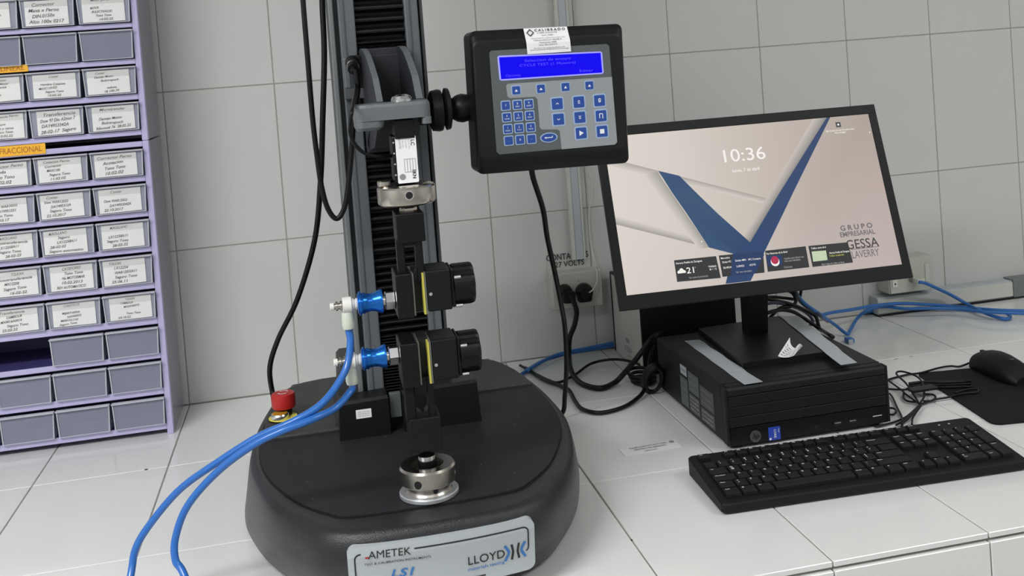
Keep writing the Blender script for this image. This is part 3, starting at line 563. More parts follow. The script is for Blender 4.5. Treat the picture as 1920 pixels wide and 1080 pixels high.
def coupling(g, u0, yc, zc, sc=1.0):
    # pneumatic fitting, axis along -x starting at x=u0 (grip flank)
    def at(px): return u0 - px * 0.000625
    MB('steel').cyl((at(19), YA, zc), 0.0112, 0.0115, axis='X', n=6, ch=0.0008).build('hex_nut', g)
    MB('nickel').cyl((at(23), YA, zc), 0.0070, 0.004, axis='X', n=20).build('thread', g)
    MB('blue_met').lathe([(0.0105, at(23)), (0.0140, at(24)), (0.0140, at(26)), (0.0135, at(30)), (0.0110, at(38)), (0.0102, at(46)), (0.0108, at(54)), (0.0128, at(60)), (0.0120, at(61)), (0.0120, at(63)), (0.0142, at(64)), (0.0142, at(67)), (0.0120, at(68)), (0.0120, at(70)), (0.0080, at(70.5))], (0, YA, zc), 'X', 32).build('blue_coupler', g)
    MB('white_pl').lathe([(0.0065, at(70)), (0.0070, at(73)), (0.0052, at(75)), (0.0072, at(78)), (0.0066, at(82))], (0, YA, zc), 'X', 20).build('white_ring', g)
    MB('white_pl').lathe([(0.0088, at(81)), (0.0094, at(82)), (0.0094, at(97)), (0.0088, at(98))], (0, YA, zc), 'X', 24).build('elbow', g)
    MB('cream_pl').lathe([(0.0062, 0.0), (0.0072, -0.004), (0.0074, -0.016), (0.0064, -0.020)], (at(90), YA, zc - 0.0075), 'Z', 20).build('hose_socket', g)
    MB('nickel').lathe([(0.0048, at(98)), (0.0060, at(99)), (0.0060, at(102)), (0.0038, at(103)), (0.0038, at(106)), (0.0055, at(107)), (0.0055, at(110)), (0.0034, at(111)), (0.0034, at(115))], (0, YA, zc), 'X', 16).build('bleed_screw', g)
    MB('white_pl').lathe([(0.0044, at(114)), (0.0044, at(120)), (0.0038, at(121))], (0, YA, zc), 'X', 16).build('screw_cap', g)
    return (at(90), YA, zc - 0.0275)
def grip_head(g, jaw, gap, cap, zt, zb, zmid):
    # jaw=(x0,x1) left block, gap=(x0,x1), cap=(x0,x1,x2) housing and round end
    b = MB('grip'); b.box((jaw[0], -0.842, zb - 0.004), (jaw[1], -0.788, zt), r=0.0015); b.build('jaw_block', g)
    MB('pad2').box((jaw[1] + 0.0003, -0.8400, zb - 0.002), (jaw[1] + 0.0022, -0.792, zt - 0.001)).build('jaw_pad', g)
    MB('pad').box((gap[1] - 0.0046, -0.8400, zb - 0.002), (gap[1] - 0.0026, -0.8240, zt - 0.002)).build('jaw_pad', g)
    MB('pad2').box((gap[1] - 0.0024, -0.8400, zb - 0.002), (gap[1] - 0.0004, -0.792, zt - 0.001)).build('jaw_pad_holder', g)
    MB('groove').box((jaw[1] + 0.0025, -0.8235, zb), (gap[1] - 0.0026, -0.790, zt)).build('throat', g)
    h = (zt - zb)
    b = MB('grip2'); b.box((cap[0], -0.840, zb), (cap[1], -0.790, zt), r=0.002); b.build('cylinder_body', g)
    b = MB('grip'); b.box((cap[1] + 0.0002, -0.838, zb + 0.0015), (cap[1] + 0.0040, -0.792, zt - 0.001), r=0.0015); b.build('seal_ring', g)
    cz = (zt + zb) / 2; R = h / 2 * 1.05
    rings = []; n = 48
    for x, k in ((cap[1] + 0.0042, 1.0), (cap[2] - 0.004, 1.0), (cap[2] - 0.001, 0.95), (cap[2], 0.86)):
        ring = []
        for i in range(n):
            a = 2 * math.pi * i / n; r_ = R * k * (1.0 - 0.055 * (1 if math.sin(6 * a) > 0.35 else 0))
            ring.append((x, YA + r_ * math.cos(a), cz + r_ * math.sin(a)))
        rings.append(ring)
    MB('grip').loft(rings, smooth=False).build('end_cap', g)
    for z in (zt - 0.0115, zb + 0.003):
        MB('steel').cyl((cap[1] + 0.0045, -0.836, z), 0.0022, 0.0075, axis='X', n=12).build('cap_screw', g)
    MB('steel').cyl((cap[0] + 0.004, -0.8402, zmid), 0.0020, -0.0008, axis='Y', n=14).build('side_screw', g)
ug = thing('pneumatic_grip', 'upper black pneumatic grip hanging under the nickel collar, jaws facing down', 'grip', (0.3625, YA, 0.30), 'pneumatic tensile grips')
b = MB('grip'); fr(b, (0.346, -0.838, 0.4356), (0.3791, -0.838, 0.4018), -0.838, -0.792, 0.0015); b.build('stem_block', ug)
Y1, Y2 = (0.3446, -0.834, 0.4055), (0.375, -0.834, 0.3592)
s1, s2 = (0.3539, -0.834, 0.3989), (0.3662, -0.834, 0.3652)
def slotted(x0, x1, zt, zb, sx0, sx1, szt, szb, closed_end):
    b = MB('grip'); b.box((x0, -0.834, zb), (sx0, -0.820, zt), r=0.001, seg=1); b.box((sx1, -0.834, zb), (x1, -0.820, zt), r=0.001, seg=1)
    r = (sx1 - sx0) / 2; cx = (sx0 + sx1) / 2
    if closed_end == 'bottom':
        pts = [(sx0, zb), (sx1, zb)] + [(cx + r * math.cos(a), szb + r + r * math.sin(a)) for a in [math.pi * -k / 8 for k in range(9)]]
    else:
        pts = [(sx0, zb), (sx1, zb)] + [(cx + r * math.cos(a), szb + r + r * math.sin(a)) for a in [math.pi * -k / 8 for k in range(9)]]
    b.prism(pts, -0.834, -0.820); b.box((sx0, -0.834, szt), (sx1, -0.820, zt))
    return b
slotted(Y1[0], Y2[0], Y1[2], Y2[2] - 0.004, s1[0], s2[0], s1[2], s2[2], 'bottom').build('slotted_yoke', ug)
J = (0.3424, -0.842, 0.3633); K = (0.3712, -0.842, 0.3221); Gp = (0.3778, -0.842, 0.3592); H1 = (0.3806, -0.84, 0.3684); H2 = (0.3992, -0.84, 0.3195); Ee = (0.432, -0.84, 0.3287)
zt, zb = (0.4079, -0.84, 0.3672)[2], (0.4042, -0.84, 0.3195)[2]
# left jaw, throat and cylinder
J0 = (0.34, -0.842, 0.3401)[0]; J1 = (0.3588, -0.842, 0.3379)[0]; G1 = (0.3754, -0.842, 0.3359)[0]; C2 = (0.404, -0.84, 0.332)[0]; C3 = (0.4333, -0.84, 0.3285)[0]
grip_head(ug, (J0, J1), (J1, G1), (G1, C2, C3), zt, zb, (0.3809, -0.84, 0.3404)[2])
h1 = coupling(ug, J0, YA, (0.3363, -0.815, 0.3336)[2])
lg = thing('pneumatic_grip', 'lower black pneumatic grip standing on the base coupling, jaws facing up', 'grip', (0.3625, YA, 0.15), 'pneumatic tensile grips')
zt2, zb2 = (0.408, -0.84, 0.2865)[2], (0.4043, -0.84, 0.2386)[2]
J0b = (0.3392, -0.842, 0.2598)[0]; J1b = (0.3593, -0.842, 0.2571)[0]; G1b = (0.3753, -0.842, 0.255)[0]; C2b = (0.4052, -0.84, 0.2504)[0]; C3b = (0.4339, -0.84, 0.2466)[0]
grip_head(lg, (J0b, J1b), (J1b, G1b), (G1b, C2b, C3b), zt2, zb2, (0.3807, -0.84, 0.2575)[2])
h2 = coupling(lg, J0b, YA, (0.3368, -0.815, 0.2684)[2])
V1, V2 = (0.3407, -0.834, 0.2374), (0.3745, -0.834, 0.1925); w1, w2 = (0.3527, -0.834, 0.2245), (0.3672, -0.834, 0.2024)
slotted(V1[0], V2[0], V1[2] + 0.006, V2[2] + 0.0015, w1[0], w2[0], w1[2], w2[2], 'bottom').build('slotted_yoke', lg)
b = MB('grip2'); fr(b, (0.3433, -0.838, 0.197), (0.38, -0.838, 0.1572), -0.838, -0.792, 0.0015); b.build('stem_block', lg)
# base coupling
bc = thing('base_coupling', 'nickel coupling with cross holes on a zinc washer at the front of the base', 'coupling', (0.3625, YA, 0.1036))
dc = (0.3612, -0.8253, 0.104); DX, DY = dc[0], dc[1]
Rd = ((0.397, -0.8276, 0.105)[0] - (0.3274, -0.8113, 0.105)[0]) / 2
MB('zinc').cyl((DX, DY, 0.1037), Rd, 0.0058, n=64, ch=0.0012).build('washer', bc)
Rn = Rd * 0.945
zn0 = 0.1096
b = MB('nickel'); b.lathe([(Rd * 0.80, zn0), (Rd * 0.76, zn0 + 0.002), (Rd * 0.76, zn0 + 0.0085), (Rd * 0.80, zn0 + 0.0100), (Rn - 0.001, zn0 + 0.0102), (Rn, zn0 + 0.0115), (Rn, zn0 + 0.0275), (Rn - 0.0022, zn0 + 0.0300), (0.0192, zn0 + 0.0300), (0.0190, zn0 + 0.019), (0.012, zn0 + 0.019)], (DX, DY, 0), n=64); b.build('collar_ring', bc)
for a, z, rr_, R_ in ((-117, zn0 + 0.017, 0.0046, Rn), (-12, zn0 + 0.0185, 0.0046, Rn), (-79, zn0 + 0.0058, 0.0030, Rd * 0.765)):
    a = math.radians(a); T = Matrix.Translation((DX + (R_ - 0.001) * math.cos(a), DY + (R_ - 0.001) * math.sin(a), z)) @ Matrix.Rotation(a, 4, 'Z')
    MB('groove').cyl((0, 0, 0), rr_, 0.0014, axis='X', n=16, mtx=T).build('cross_hole', bc)
    if rr_ > 0.004: MB('steel').lathe([(rr_ * 1.15, 0), (rr_ * 1.15, 0.0008)], (0, 0, -0.001), 'X', 18, mtx=T).build('hole_rim', bc)
MB('groove').cyl((DX, DY, zn0 + 0.0192), 0.0188, 0.0012, n=32).build('well_floor', bc)
MB('grip').cyl((DX, DY, zn0 + 0.0206), 0.0110, 0.0142).build('stud', bc)
MB('steel').cyl((DX, DY, zn0 + 0.0348), 0.0098, 0.0050).build('stud_tip', bc)

# ------------------------------------------------------------------ hoses and machine cables
def cable(name, label, cat, pts, r, m, group=None, n=10, sub=8):
    b = MB(m); b.org = pts[0]; b.tube(pts, r, n, 0, sub); return tag(b.build(name), label, cat, group)
cable('air_hose', 'blue air hose running from the upper grip, outer of the two loops at lower left', 'hose',
      [(h1[0], h1[1], h1[2] + 0.004), (h1[0], h1[1], h1[2] - 0.004)] + [(0.2845, -0.817, 0.2914), (0.2785, -0.825, 0.2663), (0.2625, -0.838, 0.2456), (0.242, -0.85, 0.2308), (0.2129, -0.855, 0.2196), (0.1731, -0.845, 0.2045), (0.1259, -0.83, 0.1771), (0.0821, -0.81, 0.1463), (0.0477, -0.8, 0.1108), (0.0275, -0.8, 0.0833), (0.0211, -0.81, 0.0566)] + [(0.012, -0.86, 0.012), (0.02, -0.95, 0.010), (0.04, -0.985, -0.05), (0.045, -0.985, -0.2)], 0.0042, 'hose', 'blue air hoses', 12)
cable('air_hose', 'blue air hose running from the lower grip, inner of the two loops at lower left', 'hose',
      [(h2[0], h2[1], h2[2] + 0.004), (h2[0], h2[1], h2[2] - 0.003)] + [(0.2797, -0.825, 0.2356), (0.2607, -0.84, 0.2237), (0.2322, -0.86, 0.2203), (0.197, -0.865, 0.2133), (0.1659, -0.86, 0.2001), (0.1267, -0.845, 0.1718), (0.092, -0.835, 0.136), (0.0762, -0.835, 0.1025), (0.0749, -0.84, 0.0797), (0.0844, -0.85, 0.0649)] + [(0.11, -0.90, 0.012), (0.14, -0.955, 0.008), (0.15, -0.985, -0.05), (0.15, -0.985, -0.2)], 0.0042, 'hose', 'blue air hoses', 12)
cable('signal_cable', 'black cable hanging in a loop left of the column and rising to the plug', 'cable',
      [(0.2645, -0.62, 0.7888), (0.2633, -0.62, 0.7038), (0.2632, -0.62, 0.6327), (0.2633, -0.62, 0.547), (0.265, -0.62, 0.4966), (0.2678, -0.62, 0.4533), (0.2739, -0.62, 0.4224), (0.2848, -0.62, 0.4083), (0.2968, -0.62, 0.4252), (0.3056, -0.62, 0.464), (0.3125, -0.62, 0.5067), (0.3182, -0.625, 0.5461), (0.3255, -0.635, 0.5815), (0.3245, -0.637, 0.6065)], 0.0036, 'cable')
cable('machine_cable', 'black cable hanging straight down left of the column to behind the stop button', 'cable',
      [(0.2971, -0.5, 0.8035), (0.2912, -0.5, 0.7111), (0.2881, -0.5, 0.6338), (0.2785, -0.5, 0.5412), (0.2682, -0.48, 0.4466), (0.2528, -0.44, 0.3549), (0.2197, -0.4, 0.2608), (0.1843, -0.36, 0.1927), (0.1664, -0.34, 0.1426), (0.1673, -0.33, 0.0945)] + [(0.1777, -0.4397, 0.108)], 0.0042, 'cable')
cable('sensor_lead', 'thin black lead curving from the plug down into the load cell', 'cable',
      [(0.3226, -0.636, 0.6081), (0.3219, -0.65, 0.582), (0.3068, -0.855, 0.5641), (0.3019, -0.855, 0.5405), (0.3045, -0.85, 0.5249), (0.3147, -0.84, 0.5112), (0.33, -0.83, 0.5042), (0.3489, -0.815, 0.502), (0.3517, -0.81, 0.5014)], 0.0022, 'cable')

#@@PART3
# ------------------------------------------------------------------ control console
cs = thing('control_console', 'black control console with a blue lit display and blue membrane keys beside the column', 'control panel', (0.56, -0.72, 0.46))
RC = Matrix.Translation((0.562, -0.72, 0.55)) @ Matrix.Rotation(math.radians(1.0), 4, 'Y') @ Matrix.Translation((-0.562, 0.72, -0.55))
def cring(y, l, r, b_, t, rad): return [(RC @ Vector((x, y, z)))[:] for x, z in rrect(0.4625 + l, 0.4602 + b_, 0.6630 - r, 0.6415 - t, rad)]
b = MB('black_pl'); b.loft([cring(-0.686, 0.004, 0.004, 0.004, 0.004, 0.006), cring(-0.690, 0, 0, 0, 0, 0.008), cring(-0.738, 0, 0, 0, 0, 0.008)], smooth=False)
b.loft([cring(-0.7382, 0, 0, 0, 0, 0.008), cring(-0.744, 0.0006, 0.002, 0.008, 0.005, 0.008), cring(-0.7485, 0.0015, 0.004, 0.018, 0.0125, 0.008)], smooth=False, cap=False)
b.build('console_housing', cs)
b = MB('black_face'); b.loft([cring(-0.7484, 0.0015, 0.004, 0.018, 0.0125, 0.008), cring(-0.7500, 0.0035, 0.008, 0.022, 0.0155, 0.006)], smooth=False); b.build('front_face', cs)
def xz(t): return (t[0], t[2])
PY = -0.7504
def poly(b, pts, y, th, mi=0): b.prism(pts, y - th, y, 'XZ', mi); return b
pan = [(0.4854, -0.7504, 0.6143), (0.4883, -0.7504, 0.6168), (0.6386, -0.7504, 0.6147), (0.642, -0.7504, 0.612), (0.6435, -0.7504, 0.4882), (0.6404, -0.7504, 0.485), (0.4892, -0.7504, 0.486), (0.4853, -0.7504, 0.4894)]
b = MB('panel_dk'); poly(b, [xz(p) for p in pan], PY, 0.0004); b.build('membrane_panel', cs)
lt = [(0.5038, -0.7508, 0.5713), (0.5061, -0.7508, 0.5738), (0.6427, -0.7508, 0.5722), (0.6434, -0.7508, 0.4882), (0.6403, -0.7508, 0.485), (0.5694, -0.7508, 0.4852), (0.5687, -0.7508, 0.5085), (0.5657, -0.7508, 0.5111), (0.5456, -0.7508, 0.5125), (0.5431, -0.7508, 0.5154), (0.5427, -0.7508, 0.5514), (0.5398, -0.7508, 0.5547), (0.5074, -0.7508, 0.5556), (0.5045, -0.7508, 0.5578)]
b = MB('panel_lt'); poly(b, [xz(p) for p in lt], PY - 0.0004, 0.0003); b.build('membrane_field', cs)
b = MB('lcd_rim', 'lcd', 'lcd_txt')
q = [(0.4953, -0.751, 0.6082), (0.4972, -0.751, 0.6098), (0.63, -0.751, 0.6057), (0.632, -0.751, 0.6038), (0.6322, -0.751, 0.5788), (0.6303, -0.751, 0.5769), (0.4982, -0.751, 0.5782), (0.4959, -0.751, 0.58)]
poly(b, [xz(p) for p in q], -0.7506, 0.0004)
q = [(0.4974, -0.751, 0.6077), (0.6298, -0.751, 0.604), (0.6301, -0.751, 0.5786), (0.498, -0.751, 0.5802)]
poly(b, [xz(p) for p in q], -0.7511, 0.0002, 1)
ul = Vector((1, 0, -0.012)).normalized(); uv_ = Vector((0.012, 0, 1)).normalized()
def ctext(bb, t, o, h, mi, y=None, **k): bb.text(t, (o[0], y or o[1], o[2]), ul, uv_, h, mi, **k)
ctext(b, 'Seleccion de ensayo', (0.5597, -0.7517, 0.6005), 0.0032, 2, width=0.060)
ctext(b, 'CYCLE TEST (1 Muestra)', (0.5593, -0.7517, 0.5948), 0.0032, 2, width=0.073)
ctext(b, 'Opciones', (0.5135, -0.7517, 0.5837), 0.0032, 2, width=0.019)
ctext(b, 'Editar', (0.6089, -0.7517, 0.5826), 0.0032, 2, width=0.018)
b.build('display', cs)['label'] = 'blue backlit display'
def mkey(name, o, half, icon, rnd=0.15):
    x, _, z = o; b = MB('keyrim', 'keyb', 'white'); k = half * 1.28
    poly(b, rrect(x - k, z - k, x + k, z + k, k * 0.3, 3), -0.7512, 0.0002); poly(b, rrect(x - half, z - half, x + half, z + half, half * rnd, 2), -0.7514, 0.0005, 1)
    yi = -0.7520
    def tri(pts, mi=2): b.add([(x + a * half, yi, z + c * half) for a, c in pts], [tuple(range(len(pts)))], mi)
    def line(pts, w_=0.1):
        for (a0, c0), (a1, c1) in zip(pts[:-1], pts[1:]):
            d = Vector((a1 - a0, c1 - c0)).normalized() * w_; tri([(a0 - d.y, c0 + d.x), (a1 - d.y, c1 + d.x), (a1 + d.y, c1 - d.x), (a0 + d.y, c0 - d.x)])
    if icon == 'tri': tri([(-0.4, -0.35), (0.4, -0.35), (0, 0.3)])
    elif icon == 'play': tri([(-0.35, -0.5), (0.5, 0), (-0.35, 0.5)])
    elif icon == 'stop': tri([(-0.42, -0.42), (0.42, -0.42), (0.42, 0.42), (-0.42, 0.42)])
    elif icon == 'up': line([(-0.25, -0.1), (0, 0.15), (0.25, -0.1)], 0.06)
    elif icon == 'down': line([(-0.25, 0.1), (0, -0.15), (0.25, 0.1)], 0.06)
    elif icon == 'up2': line([(-0.2, 0.05), (0, 0.3), (0.2, 0.05)], 0.06); line([(-0.2, -0.3), (0, -0.05), (0.2, -0.3)], 0.06)
    elif icon == 'down2': line([(-0.2, 0.3), (0, 0.05), (0.2, 0.3)], 0.06); line([(-0.2, -0.05), (0, -0.3), (0.2, -0.05)], 0.06)
    elif icon == 'ret': line([(-0.3, -0.45), (-0.3, 0.4), (0.3, 0.4), (0.3, -0.4)], 0.07); tri([(0.12, -0.3), (0.48, -0.3), (0.3, -0.55)])
    elif icon == 'zero': b.text('0', (x, yi, z), ul, uv_, half * 0.75, 2, off=0.02); line([(-0.25, -0.3), (0.3, 0.35)], 0.05)
    elif icon:
        ts = icon.split('|'); b.text(ts[0], (x, yi, z + (half * 0.3 if len(ts) > 1 else 0)), X_, Z_, half * 0.55, 2)
        if len(ts) > 1: b.text(ts[1], (x, yi, z - half * 0.42), X_, Z_, half * 0.36, 2, width=half * 1.2)
    return b.build(name, cs)
for o in ((0.5161, -0.751, 0.5648), (0.5481, -0.751, 0.5643), (0.5802, -0.751, 0.564), (0.6117, -0.751, 0.5636)): mkey('membrane_key', o, 0.0050, 'tri')
num = [(0.5012, -0.751, 0.5466), (0.5163, -0.751, 0.5465), (0.531, -0.751, 0.5462), (0.5016, -0.751, 0.5319), (0.5164, -0.751, 0.5318), (0.5311, -0.751, 0.5316), (0.5017, -0.751, 0.517), (0.5163, -0.751, 0.5169), (0.5313, -0.751, 0.5167), (0.5018, -0.751, 0.5023), (0.5164, -0.751, 0.5022), (0.5311, -0.751, 0.502)]
for o, t in zip(num, ('7', '8|ABC', '9|DEF', '4|GHI', '5|JKL', '6|MNO', '1|PQRS', '2|TUV', '3|WXYZ', '.', '0', '-')): mkey('membrane_key', o, 0.0050, t)
for o, t in zip(((0.5678, -0.751, 0.5436), (0.5963, -0.751, 0.5435), (0.6237, -0.751, 0.5432), (0.5681, -0.751, 0.5238), (0.5962, -0.751, 0.5239), (0.6243, -0.751, 0.5235), (0.5964, -0.751, 0.5037), (0.6242, -0.751, 0.5036)), ('up', 'up2', 'zero', 'down', 'down2', 'ret', 'play', 'stop')): mkey('membrane_key', o, 0.0069, t)
ox, _, oz = (0.5538, -0.751, 0.5017); b = MB('keyrim', 'keyb', 'white')
ell = lambda rx, rz: [(ox + rx * math.cos(2 * math.pi * k / 28), oz + rz * math.sin(2 * math.pi * k / 28)) for k in range(28)]
poly(b, ell(0.0115, 0.0064), -0.7512, 0.0002); poly(b, ell(0.0098, 0.0051), -0.7514, 0.0004, 1)
b.add([(ox + a, -0.7519, oz + c) for a, c in ((-0.006, 0), (-0.0035, 0.0014), (-0.0035, -0.0014))], [(0, 1, 2)], 2); b.box((ox - 0.0035, -0.7519, oz - 0.0005), (ox + 0.005, -0.7518, oz + 0.0005), 2); b.box((ox + 0.0042, -0.7519, oz), (ox + 0.005, -0.7518, oz + 0.002), 2)
b.build('enter_key', cs)
# calibration label
b = MB('sticker', 'ink', 'faint')
t0, t1, t2, t3 = (0.5332, -0.7512, 0.6419), (0.5902, -0.7512, 0.6408), (0.5909, -0.7524, 0.6084), (0.5339, -0.7524, 0.6088)
zc_ = (0.5616, -0.7524, 0.6271)[2]
n_ = 10; vs = []
for k in range(n_ + 1):
    t = k / n_; l_ = Vector(t0).lerp(Vector(t3), t); r_ = Vector(t1).lerp(Vector(t2), t); y = -0.7524 + max(0, (l_.z - 0.6235)) * 0.55
    vs += [(l_.x, y, l_.z), (r_.x, y, r_.z)]
m_ = len(vs); vs += [(x, y + 0.0003, z) for x, y, z in vs]
b.add(vs, [(2 * k, 2 * k + 2, 2 * k + 3, 2 * k + 1) for k in range(n_)] + [(m_ + 2 * k, m_ + 2 * k + 1, m_ + 2 * k + 3, m_ + 2 * k + 2) for k in range(n_)])
def stext(t, o, h, mi, wd, off=0.0):
    y = -0.7524 + max(0, (o[2] - 0.6235)) * 0.55 - 0.0006
    up = Vector((0.03, 0.5, 1)).normalized() if o[2] > 0.6235 else Vector((0.03, 0, 1)).normalized()
    b.text(t, (o[0], y, o[2]), ul, up, h, mi, off=off, width=wd)
stext('C A L I B R A D O', (0.5667, -0.752, 0.6382), 0.0034, 1, 0.040, 0.02)
stext('N. SERIE: 09/10/2014/08', (0.5623, -0.752, 0.6348), 0.0018, 1, 0.026); stext('Serie: 103841', (0.5627, -0.752, 0.6316), 0.0018, 1, 0.015)
stext('CERTIFICADO DE CALIBRACION: ISO/IEC 17025', (0.5624, -0.752, 0.6279), 0.0016, 2, 0.044); stext('Fecha de calibracion: 2024-08-12', (0.5616, -0.752, 0.6255), 0.0018, 1, 0.036)
stext('Realizada bajo: 40098', (0.5613, -0.752, 0.6224), 0.0018, 1, 0.022); stext('Vence: 2025 AGOSTO', (0.5611, -0.752, 0.6193), 0.0018, 1, 0.024)
stext('No remover esta etiqueta de calibracion, solo', (0.5629, -0.752, 0.6155), 0.0014, 1, 0.040); stext('personal autorizado del laboratorio de metrologia', (0.5627, -0.752, 0.6135), 0.0014, 1, 0.050)
o_ = (0.5405, -0.752, 0.6359); yy_ = -0.7530 + max(0, o_[2] - 0.6235) * 0.5
for r0, r1 in ((0.0050, 0.0034),):
    for k in range(4):
        a0, a1 = math.pi / 2 * k, math.pi / 2 * (k + 1)
        b.add([(o_[0] + r * math.cos(a), yy_ + 0.5 * r * math.sin(a), o_[2] + r * math.sin(a)) for a, r in ((a0, r0), (a1, r0), (a1, r1), (a0, r1))], [(0, 1, 2, 3)], 1)
b.build('calibration_label', cs)['label'] = 'white printed label'
# swivel arm between column and console
ar = thing('swivel_mount', 'black ball swivel arm with a round clamp knob between crosshead and console', 'mount', (0.425, -0.68, 0.53))
kx, _, kz = (0.4225, -0.7, 0.5455)
MB('black_pl').lathe([(0.020, -0.012), (0.026, -0.009), (0.0275, 0.0), (0.0265, 0.004), (0.020, 0.006)], (kx, -0.70, kz), 'X', 16).build('clamp_knob', ar)
MB('black_face').lathe([(0.018, 0.0062), (0.0275, 0.009), (0.0265, 0.014), (0.012, 0.018)], (kx, -0.70, kz + 0.001), 'X', 16).build('clamp_disc', ar)
bq = (0.4512, -0.695, 0.5458)
MB('black_pl').lathe([(0.008, -0.035), (0.0085, -0.018), (0.0125, -0.012), (0.0175, -0.004), (0.019, 0.003), (0.0175, 0.010), (0.017, 0.030)], (bq[0], -0.695, bq[2]), 'X', 24).build('ball_socket', ar)
MB('black_pl').cyl((bq[0] + 0.012, -0.695, bq[2]), 0.018, 0.030, axis='X', n=24).build('mount_foot', ar)
MB('black_pl').box((0.395, -0.706, kz - 0.017), (kx - 0.010, -0.690, kz + 0.012), r=0.003).build('clamp_base', ar)
MB('cast').box((0.3965, -0.708, kz + 0.0125), (0.4090, -0.66, kz + 0.0165), r=0.001).build('bracket_plate', ar)
MB('carr').box((0.398, -0.69, kz - 0.010), (0.4120, -0.575, kz + 0.010), r=0.002).build('bracket_arm', ar)
cable('console_cable', 'thick black cable dropping from the console past the right side of the base', 'cable',
      [(0.5415, -0.69, 0.4623), (0.5435, -0.688, 0.4441), (0.5597, -0.66, 0.3983), (0.5718, -0.62, 0.3521), (0.5904, -0.57, 0.2917), (0.6076, -0.52, 0.2358), (0.6231, -0.47, 0.1812), (0.633, -0.42, 0.1071), (0.6348, -0.385, 0.0465), (0.6316, -0.37, 0.0127)] + [(0.6050, -0.372, 0.006), (0.588, -0.33, 0.006), (0.53, -0.27, 0.006)], 0.0039, 'cable')

# ------------------------------------------------------------------ things on the wall
t = thing('cable_raceway', 'narrow white vertical cable raceway on the tiles behind the console', 'raceway', (0.77, 0, 0.2))
r0, r1 = (0.7586, -0.012, 0.3963), (0.7863, -0.012, 0.3937); rz0 = (0.7566, -0.012, 0.1927)[2]
MB('pvc').box((r0[0], -0.010, rz0), (r1[0], 0.0, 1.6), r=0.001, seg=1).build('channel_base', t)
for a, d in ((r0[0], r0[0] + 0.0075), (r1[0] - 0.004, r1[0])): MB('pvc').box((a, -0.014, rz0), (d, -0.0102, 1.6), r=0.0012).build('cover_lip', t)
MB('pvc_g').box((r0[0] + 0.008, -0.0125, rz0), (r1[0] - 0.0045, -0.0102, 1.6)).build('cover_web', t)
o0, o1 = (0.7062, -0.035, 0.1745), (0.8099, -0.035, 0.1712); o2 = (0.6985, -0.035, 0.1014); o3 = (0.809, -0.035, 0.0988)
OX0, OX1, OZ0, OZ1 = o0[0], o1[0], (o2[2] + o3[2]) / 2, (o0[2] + o1[2]) / 2
t = thing('wall_outlet', 'ivory double wall socket box with two black plugs, below the printed socket sign', 'outlet', ((OX0 + OX1) / 2, 0, OZ0))
MB('outlet').box((OX0, -0.032, OZ0), (OX1, 0.0, OZ1), r=0.002).build('back_box', t)
MB('outlet').box((OX0 + 0.001, -0.0362, OZ0 + 0.001), (OX1 - 0.001, -0.0322, OZ1 - 0.001), r=0.0015).build('cover_plate', t)
zc1, zc0 = OZ1 - 0.018, OZ0 + 0.018
MB('outlet').box((OX0 + 0.017, -0.0378, zc0), (OX1 - 0.014, -0.0363, zc1), r=0.0005, seg=1).build('socket_insert', t)
for a in (0.25, 0.75): MB('faint').cyl((OX0 + (OX1 - OX0) * 0.53, -0.0379, OZ0 + (OZ1 - OZ0) * a), 0.002, 0.0006, axis='Y', n=10).build('screw', t)
p1 = (0.7687, -0.045, 0.1338)
t = thing('round_plug', 'round black plug with a thin white wire in the right socket', 'plug', p1)
MB('rubber').lathe([(0.016, 0), (0.0175, -0.004), (0.0165, -0.016), (0.011, -0.022)], (p1[0], -0.0380, p1[2]), 'Y', 24).build('plug_body', t)
MB('rubber').box((p1[0] - 0.0145, -0.056, p1[2] - 0.020), (p1[0] + 0.0145, -0.0385, p1[2] + 0.002), r=0.005).build('plug_grip', t)
cable('thin_wire', 'thin white wire hanging beside the raceway into the round plug', 'wire', [(0.8092, -0.006, 0.7809), (0.8077, -0.006, 0.7163), (0.8054, -0.006, 0.5219), (0.8018, -0.008, 0.392), (0.8109, -0.009, 0.3368), (0.7998, -0.01, 0.2835), (0.7978, -0.015, 0.23), (0.7968, -0.03, 0.2), (0.7988, -0.042, 0.1695), (0.7952, -0.05, 0.1521), (0.7836, -0.06, 0.1394), (0.7718, -0.0575, 0.1328)], 0.0016, 'wire')
p2 = (0.7353, -0.05, 0.1313)
t = thing('angled_plug', 'black angled power plug in the left socket with a thick cord', 'plug', p2)
MB('rubber').lathe([(0.0145, 0), (0.016, -0.004), (0.014, -0.016), (0.009, -0.020)], (p2[0] - 0.006, -0.0380, p2[2] + 0.006), 'Y', 20).build('plug_body', t)
MB('rubber').box((p2[0] - 0.014, -0.064, p2[2] - 0.014), (p2[0] + 0.012, -0.050, p2[2] + 0.010), r=0.005).build('plug_elbow', t)
cable('mains_cable', 'thick black power cord from the angled plug looping to the black computer', 'cord',
      [(0.7349, -0.06, 0.1313), (0.7405, -0.065, 0.1221), (0.7449, -0.067, 0.1008), (0.7386, -0.067, 0.0751), (0.7269, -0.067, 0.05), (0.7211, -0.075, 0.0157), (0.7042, -0.1583, 0.012)] + [(0.7077, -0.2119, 0.006), (0.7313, -0.2524, 0.006), (0.7638, -0.2381, 0.008), (0.7823, -0.2375, 0.022), (0.797, -0.2534, 0.045), (0.8146, -0.2567, 0.065), (0.8294, -0.2584, 0.082), (0.8458, -0.2477, 0.088), (0.8702, -0.2157, 0.082)], 0.0050, 'cable')
t = thing('socket_sign', 'printed socket sign on clear tape reading 127 volts above the double socket', 'sign', (0.7562, -0.004, 0.1891))
a, d = (0.7066, -0.003, 0.2087), (0.7977, -0.003, 0.1689); zt_ = (0.7994, -0.003, 0.1907)[2]; zs_ = (0.7041, -0.003, 0.1752)[2]
